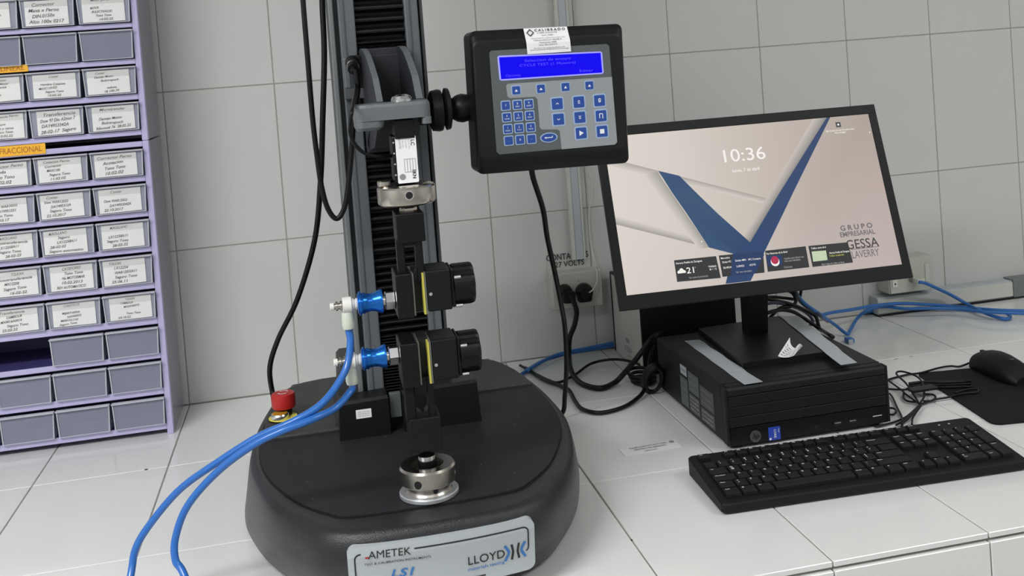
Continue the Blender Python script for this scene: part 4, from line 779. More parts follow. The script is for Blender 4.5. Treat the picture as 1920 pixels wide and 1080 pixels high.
b = MB('dymo', 'ink'); b.box((a[0], -0.0010, d[2] + 0.0005), (d[0], 0.0, zt_)); b.build('tape_strip', t)
b = MB('ink'); q = (0.7505, -0.003, 0.1994); b.text('CONTACTOS', (q[0], -0.0016, q[2]), X_, Z_, 0.0125, 0, off=0.01, width=0.088); b.build('upper_line', t)
b = MB('ink'); q = (0.7505, -0.003, 0.1841); b.text('127 VOLTS', (q[0], -0.0016, q[2]), X_, Z_, 0.0110, 0, off=0.01, width=0.066); b.build('lower_line', t)
# right hand data box and floor-level duct
t = thing('bench_duct', 'white cable duct running along the foot of the wall at the right', 'duct', (1.6, 0, 0.02))
q0 = (1.4149, -0.03, 0.0209); q1 = (1.7425, -0.03, 0.0474)
MB('pvc_g').box((q0[0], -0.030, 0.0035), (q1[0], 0.0, 0.040), r=0.0015).build('duct_body', t)
MB('pvc').box((q0[0] + 0.0002, -0.0325, 0.006), (q1[0], -0.0302, 0.0375), r=0.001, seg=1).build('duct_cover', t)
MB('alu_lt').box((q1[0] + 0.0003, -0.034, 0.0035), (2.3, 0.0, 0.043), r=0.0015).build('duct_shaded_run', t)  # same duct carried on rightward, its shadow put into a darker grey
MB('groove').box((q0[0], -0.0335, 0.0004), (2.3, -0.002, 0.0034)).build('gap_shade_strip', t)  # black strip painted in as the shade of the gap under the duct
t = thing('data_outlet', 'ivory network outlet box half hidden behind the monitor corner', 'outlet', (1.5, 0, 0.05))
a, d = (1.4355, -0.048, 0.132), (1.5418, -0.048, 0.0452); zb_ = (1.4322, -0.048, 0.049)[2]
MB('outlet').box((a[0], -0.046, zb_), (d[0], 0.0, d[2] + 0.077), r=0.002).build('back_box', t)
MB('outlet').box((a[0] + 0.002, -0.0495, zb_ + 0.001), (d[0] - 0.001, -0.0462, d[2] + 0.076), r=0.001).build('cover_plate', t)
MB('pvc').box((d[0] - 0.022, -0.0510, zb_ + 0.018), (d[0] - 0.013, -0.0497, d[2] + 0.062), r=0.0005, seg=1).build('label_window', t)
b = MB('white_pl', 'ink'); q = (1.4475, -0.052, 0.0709); b.box((q[0] - 0.006, -0.0515, q[2] - 0.007), (q[0] + 0.006, -0.0497, q[2] + 0.009), r=0.001); b.lathe([(0.002, 0), (0.0018, -0.0004)], (q[0], -0.0516, q[2]), 'Y', 10, 1); b.build('port_tag', t)
q = (1.4853, -0.07, 0.078)
t = thing('network_plug', 'grey network plug leaving the outlet at the lower right monitor corner', 'plug', q)
MB('cream_pl').box((q[0] - 0.002, -0.078, q[2] - 0.007), (q[0] + 0.016, -0.0500, q[2] + 0.004), r=0.002).build('plug_body', t)
MB('faint').box((q[0] - 0.004, -0.062, q[2] - 0.006), (q[0] - 0.0022, -0.0500, q[2] + 0.006)).build('latch_clip', t)
NET = 'blue network cables'
cable('network_cable', 'blue network cable from the outlet plug bending back at the right frame edge', 'cable', [(1.485, -0.078, 0.0762), (1.5029, -0.075, 0.0712), (1.5397, -0.065, 0.0524), (1.577, -0.055, 0.0321), (1.6002, -0.0748, 0.014), (1.5969, -0.1315, 0.01), (1.6049, -0.1622, 0.006), (1.6153, -0.1777, 0.005), (1.6335, -0.1636, 0.005), (1.6362, -0.144, 0.008), (1.6234, -0.121, 0.01), (1.5815, -0.0737, 0.008), (1.5259, -0.0431, 0.008), (1.4764, -0.0212, 0.008), (1.4312, -0.0121, 0.008), (1.3971, -0.0053, 0.006)], 0.0036, 'netcable', NET)
cable('network_cable', 'straight blue network cable running right from behind the monitor stand', 'cable', [(1.2229, -0.14, 0.0512), (1.2616, -0.12, 0.0484), (1.3283, -0.085, 0.0391), (1.3915, -0.06, 0.0337), (1.4596, -0.05, 0.0279), (1.5221, -0.05, 0.018), (1.5979, -0.05, 0.0042), (1.6188, -0.1274, 0.012), (1.6752, -0.1682, 0.012), (1.78, -0.2221, 0.008)], 0.0034, 'netcable', NET)
cable('network_cable', 'blue network cable dipping to the bench in a sharp V right of the computer', 'cable', [(1.1441, -0.215, 0.115), (1.1573, -0.215, 0.0991), (1.1939, -0.205, 0.0707), (1.266, -0.1256, 0.022), (1.2828, -0.1355, 0.006), (1.3021, -0.1142, 0.006), (1.3557, -0.0509, 0.01), (1.3932, -0.0348, 0.02), (1.4292, -0.0377, 0.022), (1.4609, -0.0668, 0.02), (1.5093, -0.0882, 0.02), (1.5584, -0.1073, 0.016), (1.5856, -0.156, 0.018), (1.6521, -0.1978, 0.016), (1.763, -0.2416, 0.008)], 0.0034, 'netcable', NET)
q = (1.2659, -0.1695, 0.008)
t = thing('cable_clip', 'small grey clip where the blue cable folds on the bench', 'clip', q); MB('netcable').box((q[0] - 0.007, q[1] - 0.014, 0.0005), (q[0] + 0.007, q[1] + 0.004, 0.010), r=0.002).build('clip_body', t); MB('pvc_g').box((q[0] - 0.0075, q[1] - 0.0165, 0.0005), (q[0] + 0.002, q[1] - 0.0142, 0.009)).build('clip_foot', t)
cable('network_cable', 'blue network cable along the wall foot between base and white-sided box', 'cable', [(0.6137, -0.1126, 0.005), (0.6403, -0.0775, 0.005), (0.6777, -0.0415, 0.006), (0.7202, -0.0256, 0.008), (0.7597, -0.024, 0.01), (0.8293, -0.0166, 0.01)] , 0.0036, 'netcable', NET)
cable('network_cable', 'second blue network cable tight along the wall foot behind the thick cord', 'cable', [(0.6307, -0.109, 0.012), (0.6873, -0.0486, 0.012), (0.7241, -0.0339, 0.014), (0.7711, -0.0241, 0.014), (0.8292, -0.0185, 0.016)], 0.0032, 'netcable', NET)

# ------------------------------------------------------------------ voltage regulator box
t = thing('voltage_regulator', 'black box with a pale printed side panel standing behind the computer', 'power supply', (0.925, -0.12, 0))
MB('pc').box((0.8312, -0.2045, 0.0005), (1.020, -0.018, 0.163), r=0.002).build('case', t)
b = MB('pvc', 'faint'); b.box((0.8300, -0.2030, 0.0022), (0.8310, -0.0340, 0.160))
a = (0.8298, -0.1064, 0.0531); d = (0.8298, -0.1272, 0.0416); b.box((0.8296, a[1], d[2]), (0.8299, d[1], a[2] - 0.004), 1)
q = (0.8296, -0.118, 0.0277); b.text('CDP', (0.8296, q[1], q[2]), (0, -1, 0), Z_, 0.011, 1, off=0.0, width=0.045)
q = (0.8296, -0.1256, 0.0172); b.text('UPS', (0.8296, q[1], q[2]), (0, -1, 0), Z_, 0.004, 1, width=0.02)
b.build('side_sheet', t)['label'] = 'pale printed side panel'

# ------------------------------------------------------------------ computer
PX0, PX1, PY0, PY1, PZ0, PZ1 = 0.8290, 1.0960, -0.5950, -0.2900, 0.006, 0.0950
t = thing('desktop_computer', 'black slim desktop computer lying flat under the monitor', 'computer', (0.9625, -0.44, 0))
pcE = t
MB('pc').box((PX0 + 0.0015, -0.578, PZ0), (PX1 - 0.0015, PY1, PZ1), r=0.003).build('case', t)
for x in (PX0 + 0.02, PX1 - 0.02):
    for y in (-0.575, -0.32): MB('rubber').cyl((x, y, 0.0002), 0.011, 0.0057).build('foot', t)
# bezel: slats with recessed joints
zs = [0.0945, 0.0800, 0.0643, 0.0484, 0.0330]
b = MB('groove'); b.box((PX0 + 0.002, -0.590, PZ0 + 0.002), (PX1 - 0.002, -0.5782, PZ1 - 0.002), r=0.002); b.build('bezel_core', t)
for k in range(4):
    z1, z0 = zs[k], zs[k + 1]
    if k == 0:
        pr = [(-0.5782, z1), (-0.588, z1), (-0.5925, z1 - 0.0015), (-0.5945, z1 - 0.005), (-0.595, z0 + 0.0012), (-0.5903, z0 + 0.0008), (-0.5903, z1 - 0.006), (-0.5782, z1 - 0.004)]
        MB('bezel').prism(pr, PX0 + 0.0045, PX1 - 0.0045, 'YZ').build('bezel_slat', t)
        for xa in (PX0, PX1 - 0.0043): MB('bezel').box((xa, -0.5954, PZ0 + 0.0005), (xa + 0.0043, -0.5783, z1 - 0.0006), r=0.0018, seg=2).build('bezel_cheek', t)
    else:
        MB('bezel').box((PX0 + 0.0045, -0.5948, z0 + 0.0004), (PX1 - 0.0045, -0.5903, z1 - 0.0004), r=0.0006, seg=1).build('bezel_slat', t)
b = MB('grip'); b.box((PX0 + 0.0045, -0.5950, PZ0 + 0.0005), (PX1 - 0.0045, -0.5903, 0.0324), r=0.0006); b.build('gloss_strip', t)
b = MB('silver_ink', 'bezel'); q = (0.8728, -0.5955, 0.0166); b.lathe([(0.0090, 0), (0.0090, 0.0003)], (q[0], -0.5958, q[2]), 'Y', 32)
b.text('hp', (q[0], -0.5962, q[2]), X_, Z_, 0.0075, 1, shear=0.35, off=0.02); b.build('round_emblem', t)
b = MB('intel', 'white'); a, d = (0.8936, -0.5955, 0.0265), (0.9129, -0.5955, 0.0066); b.box((a[0], -0.5960, d[2]), (d[0], -0.5953, a[2]), r=0.0002, seg=1); xm = (a[0] + d[0]) / 2
b.text('CORE', (xm + 0.0005, -0.5963, (a[2] + d[2]) / 2), (0, 0, -1), X_, 0.0035, 1, off=0.01); b.text('intel', (xm + 0.0070, -0.5963, a[2] - 0.006), (0, 0, -1), X_, 0.0024, 1); b.box((a[0] + 0.001, -0.5963, d[2] + 0.001), (a[0] + 0.004, -0.5961, d[2] + 0.004), 1); b.build('processor_badge', t)['label'] = 'blue processor sticker'
for p in ((1.0073, -0.5955, 0.0173), (1.0322, -0.5955, 0.0171)):
    b = MB('groove', 'faint'); b.box((p[0] - 0.0065, -0.5956, p[2] - 0.0035), (p[0] + 0.0065, -0.5953, p[2] + 0.0035)); b.box((p[0] - 0.005, -0.5959, p[2] - 0.0004), (p[0] + 0.005, -0.5956, p[2] + 0.0008), 1); b.build('usb_port', t)
p = (0.9711, -0.5955, 0.0168); MB('groove').cyl((p[0], -0.5957, p[2]), 0.003, 0.0004, axis='Y', n=14).build('audio_jack', t)
p = (1.0735, -0.5955, 0.019); MB('led').box((p[0] - 0.0075, -0.5958, p[2] - 0.0006), (p[0] + 0.0075, -0.5953, p[2] + 0.0006)).build('power_mark', t)
def side_label(u0, v0, u1, v1, m, lines, name='spec_label'):
    pass
XS = 0.8303
def slab(y0, y1, z0, z1, m, lines=0, ink='faint'):
    b = MB(m, ink); b.box((XS - 0.0004, y0, z0), (XS + 0.0004, y1, z1))
    for k in range(lines):
        zz = z1 - (z1 - z0) * (k + 0.7) / (lines + 0.4); b.text(('Serial MXL2471CGR', 'Product 6B204LT', 'Input 100-240V 50/60Hz', 'NOM  FCC  CE', 'Hecho en Mexico')[k % 5], (XS - 0.0007, (y0 + y1) / 2, zz), (0, -1, 0), Z_, 0.0028, 1, width=(y1 - y0) * 0.8)
    b.build('spec_label', pcE)
slab(-0.4330, -0.4060, 0.0650, 0.0800, 'tape', 1, 'ink'); slab(-0.4350, -0.4020, 0.0130, 0.0600, 'panel_dk', 4); slab(-0.4850, -0.4400, 0.0450, 0.0780, 'panel_dk', 3); slab(-0.4850, -0.4400, 0.0130, 0.0420, 'alu_dk', 4, 'led'); slab(-0.5450, -0.4900, 0.0380, 0.0700, 'alu_dk', 3, 'faint'); slab(-0.5450, -0.4900, 0.0130, 0.0350, 'alu_dk', 3, 'led')
MB('groove').box((0.8300, -0.5745, 0.072), (0.8309, -0.5690, 0.086)).build('lock_slot', t)
# adhesive strips and curled note
def strip3(name, label, quad, z, drape=0.0):
    (ax, ay), (bx_, by_), (cx_, cy_), (dx_, dy_) = quad; b = MB('tape'); b.org = (ax, ay, z); vs = []; n = 10
    for k in range(n + 1):
        t = k / n; zz = z + 0.0004 * abs(math.sin(k * 1.7)); wv = 0.0012 * math.sin(k * 2.1)
        vs += [(ax + (dx_ - ax) * t + wv * 0.4, ay + (dy_ - ay) * t, zz), (bx_ + (cx_ - bx_) * t + wv, by_ + (cy_ - by_) * t, zz + 0.0003)]
    if drape: vs += [(dx_, dy_ - 0.001, z - drape), (cx_, cy_ - 0.001, z - drape * 0.8)]; n += 1
    m = len(vs); vs += [(x, y, zz - 0.0004) for x, y, zz in vs]
    fs = [(2 * k, 2 * k + 2, 2 * k + 3, 2 * k + 1) for k in range(n)] + [(m + 2 * k, m + 2 * k + 1, m + 2 * k + 3, m + 2 * k + 2) for k in range(n)]
    fs += [(2 * k, m + 2 * k, m + 2 * k + 2, 2 * k + 2) for k in range(n)] + [(2 * k + 1, 2 * k + 3, m + 2 * k + 3, m + 2 * k + 1) for k in range(n)] + [(0, 1, m + 1, m), (2 * n, m + 2 * n, m + 2 * n + 1, 2 * n + 1)]
    b.add(vs, fs); return tag(b.build(name), label, 'tape', 'grey adhesive strips on the computer')
def xy(t): return (t[0], t[1])
strip3('adhesive_strip', 'grey adhesive strip on the computer left of the monitor base', [xy((0.8662, -0.335, 0.0957)), xy((0.8916, -0.3404, 0.0957)), ((0.89, -0.601, 0.0957)[0], -0.594), ((0.8608, -0.6145, 0.0957)[0], -0.594)], 0.0957)
strip3('adhesive_strip', 'grey adhesive strip over the right edge of the monitor base', [xy((1.0649, -0.2945, 0.106)), xy((1.0937, -0.31, 0.106)), xy((1.0431, -0.5982, 0.106)), xy((1.0169, -0.5975, 0.106))], 0.1055)
# monitor
u_ = Vector((math.cos(-0.0402), math.sin(-0.0402), 0)); n_ = Vector((math.sin(-0.0402), -math.cos(-0.0402), 0))
v_ = math.cos(0.3139) * Vector((0, 0, 1)) - math.sin(0.3139) * n_; out_ = u_.cross(v_)
MO = Vector((0.7139, -0.4734, 0.1972))
MM = Matrix((( u_.x, -out_.x, v_.x, MO.x), (u_.y, -out_.y, v_.y, MO.y), (u_.z, -out_.z, v_.z, MO.z), (0, 0, 0, 1)))
mon = thing('computer_monitor', 'black widescreen monitor tilted back, showing a lock screen', 'monitor', (0.9650, -0.40, 0.0955))
W_, H_, BS, BT, BB = 0.5, 0.2992, 0.0143, 0.0162, 0.0233
b = MB('black_face'); b.box((0, 0, 0), (W_, 0.010, BB), mtx=MM, r=0.0012); b.box((0, 0, H_ - BT), (W_, 0.010, H_), mtx=MM, r=0.0012); b.box((0, 0, BB - 0.001), (BS, 0.010, H_ - BT + 0.001), mtx=MM, r=0.0012); b.box((W_ - BS, 0, BB - 0.001), (W_, 0.010, H_ - BT + 0.001), mtx=MM, r=0.0012); b.build('bezel', mon)
b = MB('black_pl'); b.box((0.002, 0.0102, 0.002), (W_ - 0.002, 0.016, H_ - 0.002), mtx=MM, r=0.002); b.box((0.06, 0.0162, 0.03), (W_ - 0.06, 0.040, H_ - 0.07), mtx=MM, r=0.008); b.build('back_shell', mon)
b = MB('black_pl'); ba = [xy((0.9069, -0.3012, 0.104)), xy((0.8924, -0.5212, 0.104)), xy((1.044, -0.5224, 0.104)), xy((1.0707, -0.2889, 0.104))]
b.prism(ba, 0.0954, 0.1042, 'XY'); b.build('stand_base', mon)
b = MB('black_pl'); b.loft([[(0.968, -0.376, 0.1043), (1.004, -0.376, 0.1043), (1.004, -0.350, 0.1043), (0.968, -0.350, 0.1043)], [(0.968, -0.392, 0.22), (1.004, -0.392, 0.22), (1.004, -0.352, 0.22), (0.968, -0.352, 0.22)], [(0.964, -0.385, 0.36), (1.006, -0.385, 0.36), (1.006, -0.350, 0.36), (0.964, -0.350, 0.36)]], smooth=False); b.build('stand_neck', mon)
# picture
scr = MB('screen'); scr.col = []
def lin(c): return tuple(((v / 255 + 0.055) / 1.055) ** 2.4 if v > 10 else v / 3294 for v in c)
def P3(a, d): return (MM @ Vector((a[0], d, a[1])))[:]
def quad(pts, cols, lay):
    scr.add([P3(p, 0.0018 - 0.00012 * lay) for p in pts], [tuple(range(len(pts)))]); scr.col.extend([lin(c) for c in cols])
SX0, SX1, SZ0, SZ1 = BS - 0.001, W_ - BS + 0.001, BB - 0.001, H_ - BT + 0.001
G = [[(216, 208, 200), (210, 200, 194), (200, 190, 184), (192, 180, 176), (190, 176, 174)], [(220, 213, 205), (214, 206, 198), (200, 190, 180), (184, 172, 162), (186, 170, 164)], [(222, 215, 206), (214, 205, 197), (198, 188, 180), (186, 174, 166), (170, 158, 150)]]
for j in range(2):
    for i in range(4):
        f = lambda k: SX0 + (SX1 - SX0) * k / 4; h_ = lambda k: SZ0 + (SZ1 - SZ0) * k / 2
        quad([(f(i), h_(j)), (f(i + 1), h_(j)), (f(i + 1), h_(j + 1)), (f(i), h_(j + 1))], [G[j][i], G[j][i + 1], G[j + 1][i + 1], G[j + 1][i]], 0)
def ext(p, q, x):   # point on line pq at local x
    t = (x - p[0]) / (q[0] - p[0]); return (x, p[1] + (q[1] - p[1]) * t)
l1a, l1b, l1c = (0.0575, 0.2335), (0.1318, 0.2077), (0.2896, 0.1494)
l1s = ext(l1a, l1b, SX0)
SH = (165, 160, 152); LT = (206, 199, 192)
def band(p, q, dp, dq, ca, cb, lay): quad([p, q, (q[0] + dq[0], q[1] + dq[1]), (p[0] + dp[0], p[1] + dp[1])], [ca, ca, cb, cb], lay)
band(l1s, l1c, (0, -0.013), (0, -0.010), (168, 162, 154), (212, 205, 197), 1)
l2a, l2b = (0.0687, 0.1176), (0.1986, 0.071); l2s = ext(l2a, l2b, SX0)
band(l2s, l2b, (0, 0.014), (0, 0.012), (158, 154, 147), (214, 207, 199), 1)
BL1, BL2 = (52, 81, 116), (44, 68, 110)
LA = [(0.0987, 0.218), (0.1325, 0.2067), (0.1557, 0.1767), (0.1864, 0.1381), (0.2325, 0.0858), (0.2201, 0.0644), (0.1986, 0.071), (0.162, 0.0847), (0.1343, 0.1432), (0.1153, 0.1805)]
band((0.0959, 0.2173), (0.162, 0.0847), (-0.022, -0.004), (-0.018, -0.001), (160, 156, 148), (212, 205, 197), 2)
RA0, RA1, RA2 = (0.4083, 0.282), (0.2999, 0.1629), (0.2325, 0.0858)
tp = ext((0.2707, 0.1298), (0.4083, 0.282), (0.412, 0.2855)[0])
band((0.4108, 0.2847), RA2, (-0.026, -0.001), (-0.014, 0.005), (132, 131, 130), (201, 191, 183), 2)
quad(LA, [BL1, (50, 74, 116), BL1, BL1, BL2, BL2, BL1, BL1, BL1, BL1], 3)
quad([(0.4095, 0.2834), (0.4159, 0.2833), (0.323, 0.1607), (0.2982, 0.1271), (0.2563, 0.0714), (0.2214, 0.024), (0.1789, 0.0241), (0.1993, 0.07), (0.2325, 0.0858), (0.2707, 0.1298), (0.2999, 0.1629)], [(40, 60, 100)] * 2 + [BL2] * 9, 4)
scr.build('screen', mon)['label'] = 'lit screen'
def mtext(b, t, a, h, mi, **k): b.text(t, P3(a, 0.0018 - 0.0011), u_, v_, h, mi, **k)
for q, c in ((((0.1, 0.07), (0.171, 0.0695), (0.1726, 0.034), (0.0995, 0.0354)), 'scr_dark'), (((0.1756, 0.0699), (0.2513, 0.069), (0.2472, 0.0347), (0.1756, 0.0354)), 'scr_dark'), (((0.255, 0.0695), (0.3255, 0.0697), (0.3247, 0.0352), (0.2528, 0.0354)), 'scr_dark'), (((0.3301, 0.0697), (0.3994, 0.0688), (0.4012, 0.035), (0.3302, 0.0351)), 'scr_dark')):
    b = MB(c); b.add([P3(p, 0.0018 - 0.0008) for p in q], [(3, 2, 1, 0)]); b.build('screen_tile', mon)
b = MB('scr_navy'); b.add([P3(p, 0.0018 - 0.0009) for p in ((0.1992, 0.0696), (0.2513, 0.069), (0.2519, 0.0628), (0.2317, 0.035), (0.1892, 0.0357))], [(4, 3, 2, 1, 0)]); b.build('screen_tint', mon)
def stxt(t, a, h, m, name='screen_text', lay=0.0011, **k):
    b = MB(m); b.text(t, P3(a, 0.0018 - lay), u_, v_, h, 0, **k); b.build(name, mon)
stxt('10:36', (0.2474, 0.2308), 0.0215, 'scr_white', 'screen_clock', off=0.003, width=0.073); stxt('lunes, 7 de abril', (0.2483, 0.2059), 0.0055, 'scr_white', off=0.01, width=0.047)
stxt('G R U P O', (0.4199, 0.0921), 0.0082, 'scr_lgrey', width=0.057, off=0.03); stxt('EMPRESARIAL', (0.4194, 0.0815), 0.0080, 'scr_lgrey', width=0.062, off=0.02)
stxt('GESSA', (0.4238, 0.0636), 0.0150, 'scr_blk', lay=0.0006, width=0.0575, off=0.008); stxt('SALAVERRY', (0.419, 0.0468), 0.0120, 'scr_lgrey', lay=0.0006, width=0.062, off=0.003)
b = MB('scr_grey'); b.add([P3(p, 0.0018 - 0.0006) for p in ((0.4023, 0.0565), (0.4527, 0.0571), (0.4525, 0.0562), (0.4021, 0.0557))], [(3, 2, 1, 0)]); b.build('screen_rule', mon)
stxt('21', (0.1254, 0.051), 0.0095, 'scr_white', width=0.0125, off=0.01); stxt('o', (0.1329, 0.0554), 0.002, 'scr_white')
SW, SM = 'scr_white', 'scr_mid'
for tx, p, wd, mi in (('Heroica Puebla de Zaragoza', (0.1242, 0.0645), 0.044, SW), ('Nublado', (0.1619, 0.054), 0.013, SW), ('26  /  12', (0.1619, 0.0493), 0.012, SW), ('Ver todo el pronostico', (0.1359, 0.0396), 0.032, SM),
                  ('Mercados', (0.1856, 0.0649), 0.015, SW), ('Dolar-FC', (0.1871, 0.0583), 0.015, SW), ('Dolar-MN', (0.2108, 0.0584), 0.018, SW), ('IPC Compra', (0.2344, 0.0581), 0.021, SW), ('20,4524', (0.1863, 0.0493), 0.014, SW), ('1,0952', (0.2081, 0.0492), 0.013, SW), ('-0.51%', (0.229, 0.0492), 0.011, SW), ('Ver mas mercados', (0.2127, 0.0401), 0.027, SM),
                  ('Por Notimex de la Salud', (0.2742, 0.064), 0.036, SW), ('Auxilios para llevar una', (0.3016, 0.0533), 0.034, SM), ('vida mas saludable', (0.298, 0.0493), 0.028, SM), ('Noticias', (0.2886, 0.0394), 0.014, SM),
                  ('Trafico cerca de ti', (0.3469, 0.0649), 0.026, SW), ('Heroica Puebla de Zaragoza', (0.3811, 0.0543), 0.035, SW), ('Trafico moderado', (0.3754, 0.0496), 0.026, 'scr_yel'), ('Abrir mapa de trafico en linea', (0.3661, 0.0374), 0.040, SM),
                  ('Haga clic aqui para mas informacion sobre', (0.4276, 0.259), 0.052, SW), ('esta imagen', (0.4276, 0.2548), 0.020, SW)):
    stxt(tx, p, 0.0030, mi, width=wd, off=0.012)
def icon(name, pts, m, dd=0.0011): b = MB(m); b.add([P3(p, 0.0018 - dd) for p in pts], [tuple(range(len(pts)))[::-1]]); b.build(name, mon)
def rnd_(c, r, n=16): return [(c[0] + r * math.cos(-2 * math.pi * k / n), c[1] + r * math.sin(-2 * math.pi * k / n)) for k in range(n)][::-1]
c = (0.1095, 0.0523)
icon('weather_cloud', [(c[0] - 0.0065, c[1] - 0.0040), (c[0] + 0.0065, c[1] - 0.0040), (c[0] + 0.0072, c[1] - 0.0018), (c[0] + 0.0058, c[1] + 0.0002), (c[0] + 0.0036, c[1] + 0.0008), (c[0] + 0.0024, c[1] + 0.0032), (c[0], c[1] + 0.0040), (c[0] - 0.0024, c[1] + 0.0030), (c[0] - 0.0034, c[1] + 0.0008), (c[0] - 0.0058, c[1] + 0.0004), (c[0] - 0.0072, c[1] - 0.0018)], 'scr_white')
icon('news_picture', [(0.2555, 0.0442), (0.2803, 0.0442), (0.2818, 0.0606), (0.2552, 0.0612)], 'scr_navy')
c = (0.2683, 0.0533); icon('picture_shape', rnd_((c[0], c[1] - 0.003), 0.0075), 'scr_white', 0.00115); icon('picture_shape', rnd_((c[0], c[1] - 0.0005), 0.0065), 'scr_red', 0.0012)
icon('map_picture', [(0.3329, 0.0435), (0.3581, 0.0435), (0.3587, 0.0593), (0.3337, 0.0601)], 'scr_green')
c = (0.4268, 0.2686); icon('picture_icon', [(c[0] - 0.0045, c[1] - 0.0045), (c[0] + 0.0045, c[1] - 0.0045), (c[0] + 0.0045, c[1] + 0.0045), (c[0] - 0.0045, c[1] + 0.0045)], 'scr_blk'); icon('picture_icon', rnd_(c, 0.0018), 'scr_white', 0.0012)
for p in ((0.1513, 0.0953), (0.4804, 0.2501)): icon('screen_dot', rnd_(p, 0.0012, 8), 'scr_white')
# curled paper note
b = MB('sticker', 'ink')
P0 = [(0.955, -0.515, 0.1059), (0.956, -0.52, 0.1021), (0.9595, -0.525, 0.0978), (0.9673, -0.527, 0.0931), (0.9759, -0.524, 0.0899), (0.9826, -0.518, 0.0903)]
P1 = [(0.9891, -0.49, 0.1248), (0.9869, -0.495, 0.1172), (0.9878, -0.5, 0.1124), (0.9898, -0.505, 0.1112), (0.9918, -0.509, 0.1159), (0.9951, -0.512, 0.1192)]
P0 += [(0.9863, -0.512, 0.0933)]; P1 += [(0.9984, -0.514, 0.1155)]
P0 += [(0.9843, -0.509, 0.0885)]; P1 += [(0.997, -0.509, 0.1109)]
vs = []; 
def cr(L_, sub=4):
    o = []
    for i in range(len(L_) - 1):
        p0, p1, p2, p3 = [Vector(L_[min(max(i + k, 0), len(L_) - 1)]) for k in (-1, 0, 1, 2)]
        for k in range(sub):
            t = k / sub; o.append(0.5 * ((2 * p1) + (p2 - p0) * t + (2 * p0 - 5 * p1 + 4 * p2 - p3) * t * t + (3 * p1 - p0 - 3 * p2 + p3) * t ** 3))
    return o + [Vector(L_[-1])]
A_, B_ = cr(P0), cr(P1); nn = len(A_); zmin = min(p.z for p in A_)
for a, c in zip(A_, B_): a.z = max(a.z, 0.1052); vs += [a[:], c[:]]
m = len(vs); vs += [(x, y + 0.0002, z) for x, y, z in vs]
b.add(vs, [(2 * k, 2 * k + 2, 2 * k + 3, 2 * k + 1) for k in range(nn - 1)] + [(m + 2 * k, m + 2 * k + 1, m + 2 * k + 3, m + 2 * k + 2) for k in range(nn - 1)], 0, True)
for k in range(5):
    t = 0.14 + 0.15 * k
    for i in range(2, 17):
        if (i * 7 + k * 3) % 5 == 0: continue
        a0 = A_[i].lerp(B_[i], t); a1 = A_[i + 1].lerp(B_[i + 1], t); d0 = A_[i].lerp(B_[i], t + 0.035); d1 = A_[i + 1].lerp(B_[i + 1], t + 0.035)
        b.add([(p.x, p.y - 0.0004, p.z) for p in (a0, a1, d1, d0)], [(0, 1, 2, 3)], 1)
b.org = P0[2]; tag(b.build('curled_note'), 'small curled white paper note standing on the monitor base', 'paper')
# coiled power leads behind and beside the computer
cable('thin_lead', 'thin black lead arching over the thick cord from the machine base to the computer', 'cable', [(0.6273, -0.0485, 0.005), (0.6449, -0.1272, 0.006), (0.657, -0.1679, 0.006), (0.6713, -0.1883, 0.006), (0.7118, -0.1551, 0.006), (0.7553, -0.1095, 0.008), (0.7936, -0.1194, 0.014), (0.8182, -0.1575, 0.018), (0.8333, -0.1908, 0.016), (0.8483, -0.1981, 0.012)], 0.0026, 'cable')
cable('front_lead', 'black lead sagging in front of the thick cord, ending in a coil at the computer', 'cable', [(0.6333, -0.0704, 0.005), (0.6501, -0.1578, 0.005), (0.6682, -0.2003, 0.005), (0.6777, -0.2374, 0.005), (0.6725, -0.2975, 0.005), (0.6736, -0.3421, 0.005), (0.696, -0.3718, 0.005), (0.7383, -0.3622, 0.005), (0.7758, -0.3323, 0.007), (0.7987, -0.3035, 0.012), (0.8237, -0.25, 0.02), (0.8376, -0.2219, 0.035), (0.8476, -0.2082, 0.05), (0.8613, -0.1953, 0.06)], 0.0036, 'cable')
b = MB('cable'); c0_ = (0.8164, -0.2426, 0.012); b.org = c0_
for k in range(3):
    pts = [(c0_[0] + (0.020 + 0.002 * k) * math.cos(a), c0_[1] + (0.026 + 0.003 * k) * math.sin(a) + 0.004 * k, 0.006 + 0.006 * k) for a in [2 * math.pi * j / 12 for j in range(13)]]
    b.tube(pts, 0.0032, 8, 0, 4)
c1_ = (0.8155, -0.319, 0.02)
for k in range(3):
    pts = [(c1_[0] - 0.004 + (0.016 + 0.001 * k) * math.cos(a), c1_[1] + 0.004 * k - 0.012 * math.sin(a), 0.030 + (0.024 + 0.002 * k) * math.sin(a)) for a in [2 * math.pi * j / 12 for j in range(13)]]
    b.tube(pts, 0.0032, 8, 0, 4)
tag(b.build('cable_coil'), 'tangle of coiled black leads at the rear left of the computer', 'cable')
i_ = 0
